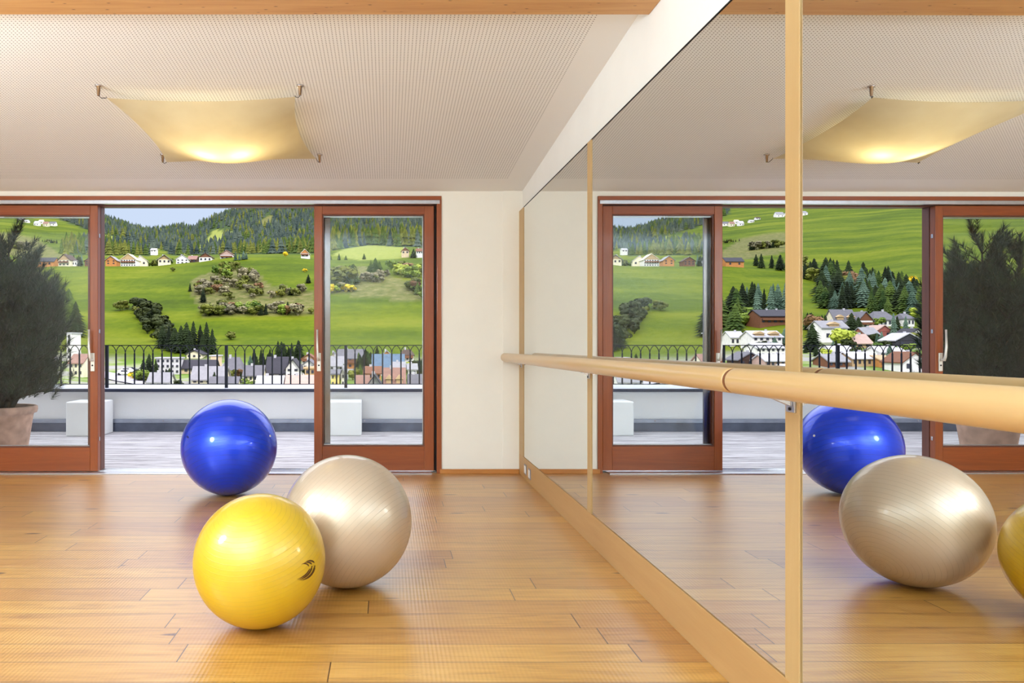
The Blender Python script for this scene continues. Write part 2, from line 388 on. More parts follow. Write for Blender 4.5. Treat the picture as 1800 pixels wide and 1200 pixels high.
# ------------------------------------------------------------------ door set
wi = empty('window_1', (0, WY, 0), 0, kind='structure')
def wbox(n, m, x0, x1, y0, y1, z0, z1, bv=0.003, par=None):
    return box(n, m, x0, x1, y0 - WY, y1 - WY, z0, z1, wi if par is None else par, bv)
wbox('head', M_larchh, OX0, OX1, 6.885, 7.1, 2.507, OZ)
wbox('inner_head', M_larchd, OX0, 0.45, 7.01, 7.1, 2.469, 2.507)
wbox('curtain_track', M_alu, OX0, 0.475, 6.88, 6.925, 2.472, 2.505, 0.001)
wbox('jamb', M_larch, 0.449, OX1, 6.885, 7.1, 0, 2.507)
wbox('jamb', M_larch, OX0, OX0 + .04, 6.885, 7.1, 0, 2.507)
wbox('gap_strip', M_black, 0.42, 0.449, 6.99, 7.09, 0.0, 2.469, 0)  # black strip set in the gap between right leaf and jamb
wbox('post', M_larchd, -2.80, -2.677, 7.004, 7.1, 0.0, 2.469)
wbox('post', M_larchd, -0.685, -0.60, 7.034, 7.1, 0.0, 2.469)
wbox('post', plain('weathered_frame', (150, 160, 176), 0.5), -3.86, -3.70, 7.004, 7.1, 0.0, 2.469)
wbox('threshold', M_alu, OX0, 0.40, 6.83, 7.12, 0.0, 0.011, 0.003)
wbox('track_rail', M_alu, OX0, 0.44, 6.955, 6.963, 0.011, 0.016, 0)
wbox('track_rail', M_alu, OX0, 0.44, 7.05, 7.058, 0.011, 0.02, 0)
for z in (2.19, 1.305, 0.31):       # strike plates on the post edge of the left leaf
    wbox('strike_plate', M_chrome, -2.6775, -2.672, 6.95, 6.975, z - .018, z + .018, 0.001)
def door_leaf(name, x0, x1, yf, gx0, gx1, gz0, gz1, hx, left, zb=0.014):
    d = empty(name, (x0, yf, 0), 0, kind='structure'); w = x1 - x0; T = 0.07; zt = 2.466
    a0, a1 = gx0 - x0, gx1 - x0
    f = MB(); f.box(0, a0 - .008, 0, T, zb, zt); f.box(a1 + .008, w, 0, T, zb, zt); fr = f.build('stiles', M_larch, d, 0.004)
    f = MB(); f.box(a0 - .008, a1 + .008, 0.001, T, gz1 + .008, zt); f.box(a0 - .008, a1 + .008, 0.001, T, zb, gz0 - .008); f.build('rails', M_larchh, d, 0.003)
    b = MB()
    b.box(a0 - .008, a0 + .004, .012, .03, gz0 - .008, gz1 + .008); b.box(a1 - .004, a1 + .008, .012, .03, gz0 - .008, gz1 + .008)
    b.box(a0, a1, .012, .03, gz0 - .008, gz0 + .004); b.box(a0, a1, .012, .03, gz1 - .004, gz1 + .008)
    b.build('glazing_bead', M_larchd, d, 0.001)
    box('glass_pane', M_glass, a0 - .004, a1 + .004, .028, .034, gz0 - .004, gz1 + .004, d)
    s = MB(); s.box(a0 - .004, a1 + .004, .036, .05, gz1 - .014, gz1 - .006); s.box(a0, a1, .036, .05, gz0 + .004, gz0 + .010)
    s.box(a1 - .010, a1 - .003, .036, .05, gz0, gz1)
    s.build('spacer_bar', M_alu, d)
    h = empty('handle', (hx - x0, 0, 1.02), 0); h.parent = d
    pl = MB(); pl.box(-.019, .019, -.010, 0, -.085, .085); pl.build('handle_plate', M_hand, h, 0.009, 3)
    lv = MB(); sx = -.010 if left else -.006
    lv.tube([(0, -.008, .02), (0, -.045, .02)], .011, 16)
    lv.tube([(sx * .2, -.045, .012), (sx, -.052, .05), (sx * 1.6, -.056, .14), (sx * 1.6, -.052, .30)], [.012, .0125, .011, .0085], 12)
    lv.build('lever', M_hand, h)
    MB().tube([(0, -.012, -.03), (0, -.0095, -.03)], .008, 14).build('lock_cylinder', M_dark, h)
    return d
dr = door_leaf('door_1', -0.685, 0.427, 6.96, -0.601, 0.330, 0.246, 2.381, -0.640, False)
dl = door_leaf('door_2', -3.79, -2.677, 6.925, -3.70, -2.756, 0.240, 2.368, -2.722, True)
# polished profile behind the glass of the right leaf
wbox('cover_profile', plain('anodised_profile', (120, 112, 114), 0.15, 0.95, 0.02), -0.600, -0.541, 7.036, 7.06, 0.25, 2.38, 0.002)

# ------------------------------------------------------------------ terrace
DZ = -0.02
box('terrace_deck', M_deck, -9.5, 5, 7.12, 10.42, DZ - .1, DZ, kind='structure')
pr = empty('wall_terrace_parapet', (0, 10.35, 0), 0, kind='structure')
box('parapet', M_render, -9.5, 5, 0.0, 0.85, -1.5, 0.545, pr)
box('coping', M_cap, -9.5, 5, -0.09, 0.9, 0.556, 0.571, pr, 0.002)
box('coping_edge', M_navy, -9.5, 5, -0.10, -0.07, 0.527, 0.569, pr, 0.002)
fl = box('flashing', M_flash, -9.5, 5, -0.05, 0.0, -.02, 0.10, pr, 0.004)
box('flashing_lip', M_flashl, -9.5, 5, -0.062, 0.0, 0.098, 0.152, pr, 0.006)
sc_ = MB()
for i in range(14):
    x = -8.6 + i * 0.92
    sc_.tube([(x, -0.062, 0.128), (x, -0.068, 0.128)], 0.009, 10)
sc_.build('screw', M_chrome, pr)
RY = 10.45; ra = empty('terrace_railing', (0, RY, 0.571), 0, 'black wrought iron railing with pointed arches on the white parapet', 'railing')
zt = 1.168 - .571; zb = .622 - .571; PS = 1.662; px0 = (188 - U0) * RY / F
xa, xb = px0 - 4 * PS, px0 + 4 * PS
box('top_rail', M_iron, xa, xb, -.012, .012, zt - .011, zt, ra)
box('bottom_rail', M_iron, xa, xb, -.008, .008, zb - .005, zb + .005, ra)
post = None; bal = None; step = PS / 13
for i in range(9):
    x = xa + i * PS
    if post is None: post = box('post', M_iron, -.02, .02, -.02, .02, 0, zt - .005, ra, 0.002); post.location = (x, 0, 0)
    else: dup(post, ra, (x, 0, 0))
def baluster():
    m = MB(); m.box(-.010, .010, -.006, .006, zb, zt - .115)
    for sgn in (-1, 1):
        pts = []
        for j in range(9):
            t = j / 8; a = t * PI / 2 * 0.82
            pts.append((sgn * (step / 2) * (1 - math.cos(a)) / (1 - math.cos(PI / 2 * .82)), 0, zt - .122 + .115 * math.sin(a) / math.sin(PI / 2 * .82)))
        m.tube(pts, 0.0058, 6)
    return m.build('baluster', M_iron, ra)
cnt = 0
for i in range(8):
    for j in range(1, 13):
        x = xa + i * PS + j * step
        if i in (7,) : continue
        if bal is None: bal = baluster(); bal.location = (x, 0, 0)
        else: dup(bal, ra, (x, 0, 0))
# white cubes
def cube_seat(x, y, s, h, rz, lab):
    m = MB(); m.box(-s / 2, s / 2, 0, s, 0, h); o = m.build('cube_seat', M_cube, None, 0.016, 4, label=lab, cat='cube seat', group='white cube seats on the terrace')
    o.location = (x, y, DZ); o.rotation_euler = (0, 0, rz)
cube_seat(-3.975, 9.79, 0.455, 0.446, 0.0, 'white plastic cube seat on the deck behind the left door leaf')
cube_seat(-0.575, 9.83, 0.455, 0.448, 0.02, 'white plastic cube seat on the deck behind the right door leaf')

# terracotta pot and pine
PX, PY = -4.2, 8.2
pot = empty('potted_pine', (PX, PY, DZ), 0, 'bushy dark mountain pine in a large terracotta pot on the terrace', 'potted plant')
H = 0.53
MB().lathe([(0.0, 0.0), (.232, 0), (.238, .01), (.30, H - .10), (.306, H - .085), (.335, H - .075), (.345, H - .04), (.343, H - .01), (.325, H), (.30, H - .004), (.29, H - .05), (.285, H - .07)], 48).build('pot', M_terra, pot)
MB().lathe([(0.0, H - .06), (.15, H - .055), (.288, H - .065)], 32).build('soil', M_soil, pot)
rr = random.Random(11)
tk = MB(); ned = MB()
def tuft(p, d, L, n, spread=0.75):
    d = d.normalized(); a = d.orthogonal().normalized(); b = d.cross(a)
    for i in range(n):
        t = rr.random(); base = p + d * (t * L * 0.95 - L * .35)
        ph = rr.random() * 2 * PI; s = spread * (0.7 + 0.5 * rr.random())
        nd = (d * (0.75 + .35 * t) + (a * math.cos(ph) + b * math.sin(ph)) * s).normalized()
        ln = 0.075 + .04 * rr.random(); w = nd.cross(Vector((rr.random() - .5, rr.random() - .5, rr.random() - .5))).normalized() * 0.0026
        q = len(ned.v); e = base + nd * ln
        ned.v += [tuple(base - w), tuple(base + w), tuple(e)]; ned.f.append([q, q + 1, q + 2]); ned.sm.append(False)
stems = [(Vector((.05, .02, 0)), 2.33, .42), (Vector((.30, -.05, 0)), 1.98, .24), (Vector((.50, .0, 0)), 1.72, .22), (Vector((-.40, .05, 0)), 2.2, .36), (Vector((-.15, .45, 0)), 2.0, .4), (Vector((-.75, .0, 0)), 1.75, .34), (Vector((.1, -.4, 0)), 1.75, .34)]
for (off, top, wd) in stems:
    top -= DZ
    pts = [Vector((off.x * .1, off.y * .1, H - .08)), Vector((off.x * .5, off.y * .5, .8)), Vector((off.x * .9, off.y * .9, 1.3)), Vector((off.x, off.y, top - .08))]
    tk.tube(pts, [.035, .028, .02, .008], 8)
    nl = 16
    for i in range(nl):
        t = (i + .5) / nl; z = .62 + (top - .62) * t
        prof = math.sin(min(1, (1 - t) * 1.25 + .12) * PI * .55)
        for j in range(5 if t < .8 else 3):
            ph = rr.random() * 2 * PI; r = wd * prof * (1.15 + .35 * rr.random())
            c = Vector((off.x * (z - .4) / (top - .4), off.y * (z - .4) / (top - .4), z - .05)) 
            e = c + Vector((math.cos(ph) * r, math.sin(ph) * r, .10 + .12 * rr.random()))
            tk.tube([c - Vector((0, 0, .05)), (c + e) / 2 - Vector((0, 0, .02)), e], [.008, .005, .003], 5)
            dr_ = (e - c).normalized() * .6 + Vector((0, 0, .8))
            tuft(e, dr_, .17, 110, .6)
            tuft((c + e * 2) / 3, dr_, .16, 80)
            tuft((c * 2 + e) / 3, dr_, .16, 60, 1.0)
            if rr.random() < .6: tuft(e + Vector((rr.uniform(-.08, .08), rr.uniform(-.08, .08), rr.uniform(-.1, .02))), dr_ + Vector((rr.uniform(-.5, .5), rr.uniform(-.5, .5), -.2)), .15, 60)
    tuft(Vector((off.x, off.y, top - .08)), Vector((0, 0, 1)), .20, 120, .4)
tk.build('trunk', M_bark, pot); ned.build('needles', M_needle, pot)

# ------------------------------------------------------------------ exercise balls
def ball(name, x, y, r, mat, lab):
    bm = bmesh.new(); bmesh.ops.create_uvsphere(bm, u_segments=96, v_segments=64, radius=r)
    me = bpy.data.meshes.new('exercise_ball'); bm.to_mesh(me); bm.free(); me.materials.append(mat)
    me.polygons.foreach_set('use_smooth', [True] * len(me.polygons))
    o = bpy.data.objects.new('exercise_ball', me); COL.objects.link(o); o.location = (x, y, r)
    tag(o, lab, 'exercise ball', 'exercise balls on the wooden floor'); return o
MBY = ball_mat('yellow_vinyl', (218, 178, 10), 0.38, 0.12, (-.12, -.42, 1.0), 0.5, 13, spec=1.0, line=.25)
MBS = ball_mat('pearl_silver_vinyl', (206, 186, 162), 0.36, 0.42, (.75, -.35, -.65), 0.5, 13, line=.22)
MBB = ball_mat('blue_vinyl', (0, 66, 236), 0.33, 0.45, (-.12, .62, 1.0), 0.7, spec=0.5, rings=10.0, line=.5)
by = ball('y', -.5443, 3.192, .2772, MBY, 'yellow exercise ball with a small dark crescent logo, nearest the viewer')
bs = ball('s', -.203, 3.718, .3204, MBS, 'pearly silver exercise ball just behind the yellow one')
bb = ball('b', -1.254, 5.936, .375, MBB, 'large blue exercise ball by the open terrace door')
def on_ball(o, r, u, v, lift=0.0006):     # local point on the ball towards the eye through pixel (u, v)
    d = Vector(((u - U0) / F, 1, (V0 - v) / F)).normalized(); c = o.location; s = Vector((0, 0, CZ)) - c
    b_ = s.dot(d); q = b_ * b_ - s.dot(s) + r * r
    p = s + d * (-b_ - math.sqrt(max(q, 0)))
    return p.normalized() * (r + lift)
def swoosh(o, r, strokes, mat, name='printed_logo'):
    m = MB()
    for pts in strokes:                   # pts: (u, v, half width in px) along the stroke
        n = len(pts); L = []
        for i in range(n):
            a = Vector(pts[max(i - 1, 0)][:2]); b = Vector(pts[min(i + 1, n - 1)][:2]); t = (b - a).normalized(); nn = Vector((-t.y, t.x))
            w = pts[i][2]
            for s in (-1, 1): L.append(on_ball(o, r, pts[i][0] + nn.x * w * s, pts[i][1] + nn.y * w * s))
        m.poly(L, [(2 * i, 2 * i + 1, 2 * i + 3, 2 * i + 2) for i in range(n - 1)])
    return m.build(name, mat, o)
def arc(cx, cy, rx, ry, a0, a1, w, n=18):
    out = []
    for i in range(n):
        t = i / (n - 1); a = math.radians(a0 + (a1 - a0) * t)
        out.append((cx + rx * math.cos(a), cy + ry * math.sin(a), w * math.sin(PI * min(1, .02 + t * .98)) ** .6 * (0.35 + .65 * t)))
    return out
def px(z): return (480 + z[0] / 12, 940 + z[1] / 12)
def curve(P, w):
    out = []; n = 16
    P = [Vector(px(p)) for p in P]
    for i in range(n):
        t = i / (n - 1); a = (1 - t) ** 3 * P[0] + 3 * (1 - t) ** 2 * t * P[1] + 3 * (1 - t) * t * t * P[2] + t ** 3 * P[3]
        out.append((a.x, a.y, max(.05, w * min(1, t * 2.2) * (1 if t < .93 else .6))))
    return out
M_print = plain('logo_brown', (86, 52, 14), 0.5, 0, 0.02)
swoosh(by, .2772, [curve([(495, 925), (620, 905), (720, 830), (770, 710)], 1.1), curve([(500, 945), (660, 925), (790, 830), (820, 650)], 1.5),
                   curve([(545, 955), (720, 950), (860, 830), (880, 640)], 1.7),
                   curve([(590, 622), (650, 590), (720, 590), (755, 660)], 1.1), curve([(650, 590), (710, 560), (790, 570), (810, 620)], 1.4), curve([(690, 560), (750, 530), (830, 530), (868, 585)], 1.5)], M_print)
M_printb = plain('logo_navy', (4, 14, 60), 0.5, 0, 0.02)
swoosh(bb, .375, [[(330, 766, .4), (331, 768.5, 1.2), (330, 770, .4)], [(328.5, 765, .3), (328.6, 767, .6), (328, 769, .3)]], M_printb)
vb = on_ball(bb, .375, 474.5, 766)
MB().tube([vb * .99, vb * 1.008], .009, 12).build('valve_plug', M_sock, bb)

# ------------------------------------------------------------------ sail ceiling light
LX0, LX1, LY0, LY1 = -1.754, -.533, 4.55, 5.85
cx, cyy = (LX0 + LX1) / 2, (LY0 + LY1) / 2
sl = empty('sail_ceiling_light', (cx, cyy, zc(cyy)), 0, 'square cream fabric sail light stretched under the perforated ceiling', 'ceiling light')
ox, oy, oz = cx, cyy, zc(cyy)
N = 40; cl = MB(); pts = []
corn = {(0, 0): at(187, 172, 4.59), (1, 0): at(519, 170, 4.59), (0, 1): at(293, 285, 5.80), (1, 1): at(556, 279, 5.80)}
for j in range(N + 1):
    for i in range(N + 1):
        s, t = i / N, j / N
        p = (corn[0, 0] * (1 - s) + corn[1, 0] * s) * (1 - t) + (corn[0, 1] * (1 - s) + corn[1, 1] * s) * t
        bs_, bt = 4 * s * (1 - s), 4 * t * (1 - t)
        p = p + Vector((.055 * (1 - 2 * s) * bt, .055 * (1 - 2 * t) * bs_, 0))     # edges pulled in
        tt = t ** 1.0
        sag = .155 * (math.sin(PI * s) ** 1.05) * (math.sin(PI * tt) ** .95) + .015 * (bs_ + bt) / 2
        p.z -= sag
        pts.append(p - Vector((ox, oy, oz)))
cl.poly(pts, [(j * (N + 1) + i, j * (N + 1) + i + 1, (j + 1) * (N + 1) + i + 1, (j + 1) * (N + 1) + i) for j in range(N) for i in range(N)], True)
cl.build('fabric_sail', M_sail, sl)
for (i, j), q in corn.items():
    mx_ = LX0 if i == 0 else LX1; my = LY0 if j == 0 else LY1; zz = zc(my)
    mc = Vector((mx_ - ox, my - oy, zz - oz)); qq = q - Vector((ox, oy, oz))
    m = MB(); m.tube([mc + Vector((0, 0, .002)), mc - Vector((0, 0, .006)), mc - Vector((0, 0, .010)), mc - Vector((0, 0, .062))], [.022, .021, .013, .008], 16)
    cn = m.build('ceiling_mount', M_chrome, sl)
    h = MB(); b0 = mc - Vector((0, 0, .060)); h.tube([b0, b0 + (qq - b0) * .35 - Vector((0, 0, .010)), b0 + (qq - b0) * .8 - Vector((0, 0, .004)), qq, qq + Vector((0, 0, .008))], .0022, 6)
    h.build('wire_hook', M_dark, cn)
lb = MB(); lb.box(-.16, .16, -.06, .06, -.058, -.010); lb.build('lamp_holder', M_white, sl, 0.004)
for sx in (-.11, .11):
    MB().tube([(sx, 0, -.058), (sx, 0, -.07), (sx, 0, -.09), (sx, 0, -.10)], [.012, .020, .022, .008], 14).build('bulb', plain('frosted_bulb', (250, 244, 225), .4), sl)
for (dx_, dy_) in ((-.11, 0), (.11, 0)):
    lamp('sail_lamp_bulb', 'POINT', (cx + dx_, cyy + dy_, oz - .135), None, 2.2, (1.0, 0.87, 0.52), shadow_soft_size=.04)
# ------------------------------------------------------------------ the valley: terrain given as heights along sight lines, real distances
UK = [-620, -450, -250, -130, 0, 100, 180, 260, 340, 420, 500, 600, 760, 900]
YK = [130, 180, 230, 260, 300, 400, 480, 520, 600, 700, 800, 1000, 1300, 1600]
VT = {  # horizon-relative picture heights of the ground
 130: [700] * 14,
 180: [648, 648, 650, 652, 655, 662, 670, 672, 672, 672, 672, 672, 672, 672],
 230: [606, 606, 608, 612, 616, 634, 644, 646, 646, 646, 645, 644, 644, 644],
 260: [588, 588, 590, 592, 596, 608, 616, 619, 620, 620, 620, 619, 618, 618],
 300: [556, 556, 560, 564, 568, 582, 590, 593, 594, 592, 592, 590, 588, 588],
 400: [496, 498, 504, 518, 522, 519, 514, 506, 500, 497, 494, 490, 488, 488],
 480: [452, 458, 468, 494, 475, 467, 467, 467, 461, 451, 451, 464, 456, 456],
 520: [440, 445, 452, 486, 477, 470, 470, 470, 464, 454, 453, 454, 448, 448],
 600: [412, 415, 422, 450, 455, 458, 464, 466, 462, 452, 449, 440, 440, 440],
 700: [392, 395, 402, 422, 434, 446, 456, 459, 457, 449, 446, 433, 436, 436],
 800: [378, 380, 386, 402, 416, 432, 446, 452, 452, 446, 441, 426, 428, 428],
 1000: [352, 352, 358, 372, 388, 404, 416, 436, 444, 438, 432, 412, 410, 410],
 1300: [330, 330, 332, 342, 356, 372, 394, 418, 424, 404, 396, 388, 380, 380],
 1600: [318, 318, 318, 322, 336, 356, 386, 409, 398, 368, 360, 356, 352, 352]}
def lerp_tab(xs, ys, x):
    if x <= xs[0]: return ys[0]
    for i in range(len(xs) - 1):
        if x <= xs[i + 1]:
            t = (x - xs[i]) / (xs[i + 1] - xs[i]); t = t * t * (3 - 2 * t) * .5 + t * .5
            return ys[i] * (1 - t) + ys[i + 1] * t
    return ys[-1]
def vg(u, Y):
    if Y <= 130:
        z = -12 + (Y / 130.0) * 2.35
        return V0 - (z - CZ) * F / max(Y, 1)
    for i in range(len(YK) - 1):
        if Y <= YK[i + 1] or i == len(YK) - 2:
            t = (Y - YK[i]) / (YK[i + 1] - YK[i])
            a, b = lerp_tab(UK, VT[YK[i]], u), lerp_tab(UK, VT[YK[i + 1]], u)
            if Y > 1600: return a + (b - a) + (Y - 1600) * .12
            # far patches: interpolate in height, not in picture rows
            za = (V0 - a) * YK[i]; zb_ = (V0 - b) * YK[i + 1]
            return V0 - (za + (zb_ - za) * t) / Y
def gz(X, Y):
    u = U0 + F * X / max(Y, 1.0)
    z = CZ + (V0 - vg(u, Y)) * Y / F
    if Y > 240:
        z += (noise.noise(Vector((X * .02, Y * .02, 0))) * 1.1 + noise.noise(Vector((X * .006, Y * .006, 4))) * 1.5) * min(1, (Y - 240) / 150)
    return z
def Yfor(u, v, y0=132, y1=1590):
    Y = y0
    while Y < y1:
        X = (u - U0) * Y / F
        if V0 - (gz(X, Y) - CZ) * F / Y <= v: return Y
        Y += 1.0
    return y1
# land cover
def in_poly(u, v, P):
    c = False; j = len(P) - 1
    for i in range(len(P)):
        if (P[i][1] > v) != (P[j][1] > v) and u < (P[j][0] - P[i][0]) * (v - P[i][1]) / (P[j][1] - P[i][1]) + P[i][0]: c = not c
        j = i
    return c
CLEAR = [[(372, 404), (402, 404), (412, 408), (396, 420), (385, 428), (360, 440), (330, 448), (318, 448), (345, 436), (362, 424), (368, 412)],
         [(320, 394), (344, 394), (352, 403), (330, 406)], [(455, 392), (470, 378), (484, 380), (474, 398), (462, 402)]]
FB = [(85, 300), (86, 378), (120, 392), (157, 405), (182, 412), (240, 426), (288, 440), (300, 447)]
def forest(u, v, Y):
    if Y < 560: return False
    for P in CLEAR:
        if in_poly(u, v, P): return False
    if 85 < u < 300: 
        if v < lerp_tab([p[0] for p in FB], [p[1] for p in FB], u): return True
        if 108 < u < 270 and lerp_tab([108, 180, 270], [430, 427, 440], u) < v < 449: return True
        return False
    if u >= 300: return v < lerp_tab([300, 420, 560, 600, 650, 700, 760], [449, 447, 446, 438, 431, 434, 436], u)
    return False
SCRUB = [[(340, 488), (400, 470), (450, 478), (470, 500), (555, 512), (555, 552), (360, 556), (335, 512)],
         [(575, 470), (640, 468), (735, 500), (745, 530), (580, 516)], [(-10, 405), (60, 418), (115, 452), (60, 456), (-30, 440)]]
LIGHTF = [[(585, 448), (620, 430), (715, 430), (715, 452), (650, 462)], [(182, 412), (285, 438), (262, 442), (182, 424)]] + CLEAR[:1]
us = [-620 + 7 * i for i in range(int(1520 / 7) + 1)]
ys = [30, 60, 90, 110, 120] + list(range(130, 300, 6)) + list(range(300, 520, 7)) + list(range(520, 800, 14)) + list(range(800, 1600, 32)) + [1600, 1680, 1800, 2000]
tv = []; tcol = []
for Y in ys:
    for u in us:
        X = (u - U0) * Y / F; z = gz(X, Y); v = V0 - (z - CZ) * F / Y
        tv.append((X, Y, z))
        f_ = 1.0 if forest(u, v, Y) else 0.0
        s_ = 1.0 if (Y < 620 and any(in_poly(u, v, P) for P in SCRUB)) or (Y > 520 and in_poly(u, v, SCRUB[2])) else 0.0
        p_ = 1.0 if Y > 500 and any(in_poly(u, v, P) for P in LIGHTF) else 0.0
        b_ = max(0, min(1, (252 - Y) / 16))          # built-up valley floor
        if Y > 700 and u > 450 and in_poly(u, v, CLEAR[2]): s_ = 1.0
        tcol.append((f_, s_, p_, b_))
nu = len(us)
tm = bpy.data.meshes.new('hillside'); tm.from_pydata(tv, [], [(j * nu + i, j * nu + i + 1, (j + 1) * nu + i + 1, (j + 1) * nu + i) for j in range(len(ys) - 1) for i in range(nu - 1)]); tm.update()
tm.polygons.foreach_set('use_smooth', [True] * len(tm.polygons))
at_ = tm.attributes.new('cover', 'FLOAT_COLOR', 'POINT'); at_.data.foreach_set('color', [c for q in tcol for c in q])
def land_mat():
    k = NM('alpine_meadow'); g = k.geo(); a = k.new('Attribute', attribute_name='cover')
    sx = k.new('SeparateColor'); k.l.new(a.outputs['Color'], sx.inputs[0])
    big = k.noise(g, .012, 4, .55); fine = k.noise(g, .25, 4, .7)
    terr = k.noise(k.mapping(g, (.010, .010, .16)), 1.0, 3, .55)       # mown bands along the contour
    f = k.math('ADD', k.math('ADD', k.math('MULTIPLY', big, .35), k.math('MULTIPLY', terr, .45)), k.math('MULTIPLY', fine, .2))
    c = k.ramp(f, [(.36, srgb(58, 76, 6)), (.47, srgb(78, 96, 8)), (.56, srgb(100, 112, 16)), (.68, srgb(124, 126, 40))])
    pale = k.ramp(fine, [(.3, srgb(122, 134, 56)), (.7, srgb(146, 150, 76))])
    scr = k.ramp(fine, [(.32, srgb(84, 92, 44)), (.55, srgb(116, 110, 72)), (.75, srgb(146, 134, 100))])
    fo = k.ramp(fine, [(.3, srgb(44, 62, 36)), (.7, srgb(74, 92, 48))])
    vb_ = k.ramp(k.noise(g, .06, 3, .6), [(.42, srgb(110, 138, 62)), (.5, srgb(150, 160, 112)), (.56, srgb(160, 156, 156)), (.7, srgb(176, 172, 174))])
    c = k.mix(sx.outputs[2], c, pale); c = k.mix(k.math('MULTIPLY', sx.outputs[1], .75), c, scr); c = k.mix(sx.outputs[0], c, fo)
    c = k.mix(k.math('MULTIPLY', a.outputs['Alpha'], .8), c, vb_)
    k.set(color=c, rough=.95, spec=.1); k.bump(fine, .6, .5); return k.m
tm.materials.append(land_mat())
to = bpy.data.objects.new('hillside', tm); COL.objects.link(to); tag(to, kind='structure')

# ---- trees
def conifer_mesh(name, layers, spikes, mat, seed, wide=.30, trunk=.10, lo=0.0):
    r = random.Random(seed); m = MB()
    m.tube([(0, 0, -.04), (0, 0, .5)], [.018, .008], 5, False)
    for L in range(layers):
        t = L / layers; z = trunk + (1 - trunk) * t; rad = wide * (1 - t) ** .85 * (0.85 + .3 * r.random()); h = (1 - trunk) / layers * 2.0
        b = len(m.v); m.v.append((0, 0, min(1.0, z + h)))
        a0 = r.random() * 6
        for k in range(spikes * 2):
            a = a0 + PI * k / spikes; q = rad * ((1.1 + .4 * r.random()) if k % 2 == 0 else .78)
            m.v.append((math.cos(a) * q, math.sin(a) * q, z - (.035 if k % 2 == 0 else -.01) * (1.2 - t) + r.uniform(-.01, .01)))
        for k in range(spikes * 2):
            m.f.append([b, b + 1 + k, b + 1 + (k + 1) % (spikes * 2)]); m.sm.append(False)
    return m
def leafy(name, n, seed, stems=5, flat=1.0, size=.07):
    r = random.Random(seed); m = MB()
    blobs = [(Vector((r.uniform(-.28, .28), r.uniform(-.28, .28), r.uniform(.35, .78))), r.uniform(.16, .26)) for _ in range(7)]
    for i in range(n):
        c, q = blobs[i % len(blobs)]
        d = Vector((r.gauss(0, 1), r.gauss(0, 1), r.gauss(0, 1))).normalized(); p = c + d * q * (r.random() ** .35)
        p.z = max(.03, p.z); s = size * (.6 + .8 * r.random())
        a = Vector((r.gauss(0, 1), r.gauss(0, 1), r.gauss(0, 1))).normalized(); b_ = a.cross(d).normalized() if abs(a.dot(d)) < .98 else a.orthogonal()
        a = d.cross(b_).normalized()
        q0 = len(m.v); m.v += [tuple(p + a * s), tuple(p + b_ * s), tuple(p - a * s), tuple(p - b_ * s)]; m.f.append([q0, q0 + 1, q0 + 2, q0 + 3]); m.sm.append(False)
    for i in range(stems):
        e = blobs[i % len(blobs)][0]; m.tube([(e.x * .1, e.y * .1, -.05), (e.x * .5, e.y * .5, e.z * .5), tuple(e)], [.02, .014, .006], 4, False)
    return m
def foliage(name, a, b, sc=.15):
    k = NM(name); f = k.noise(k.geo(), sc, 3, .6); oi = k.new('ObjectInfo')
    ff = k.math('ADD', f, k.math('MULTIPLY', k.math('SUBTRACT', oi.outputs['Random'], .5), .22))
    k.set(color=k.ramp(ff, [(.3, srgb(*a)), (.7, srgb(*b))]), rough=.8, spec=.2); return k.m
F_dark = foliage('spruce_dark', (18, 28, 14), (44, 58, 28)); F_mid = foliage('spruce_mid', (40, 62, 26), (88, 106, 44))
F_blue = foliage('spruce_blue', (58, 80, 66), (104, 126, 108)); F_haze = foliage('hazy_far_forest', (48, 64, 64), (104, 116, 100), .05)  # far trees: distance haze put into the colour as pale blue-grey
F_dleaf = foliage('leaf_dark', (30, 40, 20), (66, 74, 36)); F_green = foliage('leaf_green', (78, 104, 40), (140, 158, 66)); F_olive = foliage('leaf_olive', (74, 82, 34), (124, 128, 56))
F_grey = foliage('bare_scrub', (104, 100, 80), (156, 148, 116)); F_yel = foliage('leaf_yellow', (206, 178, 30), (240, 214, 60))
F_rust = foliage('leaf_rust', (112, 84, 60), (146, 112, 80)); F_lime = foliage('leaf_lime', (140, 158, 48), (190, 196, 84))
cm_d = [conifer_mesh('c', 13, 8, None, s, w, .06) for s, w in ((1, .21), (2, .17), (3, .25))]
CON = {}
def con_mesh(kind, i):
    key = (kind, i % 3)
    if key not in CON: CON[key] = cm_d[i % 3].mesh('spruce', {'dark': F_dark, 'mid': F_mid, 'blue': F_blue}[kind])
    return CON[key]
lf_m = [leafy('l', 520, 5), leafy('l', 520, 9)]; lf_s = [leafy('l', 260, 13, 7, size=.085), leafy('l', 260, 17, 7, size=.085)]
LF = {}
LM = {'dleaf': F_dleaf, 'green': F_green, 'olive': F_olive, 'grey': F_grey, 'yellow': F_yel, 'rust': F_rust, 'lime': F_lime}
def leaf_mesh(kind, i, small=False):
    key = (kind, i % 2, small)
    if key not in LF: LF[key] = (lf_s if small else lf_m)[i % 2].mesh('leafy_tree', LM[kind])
    return LF[key]
ntree = [0]; nleaf = [0]
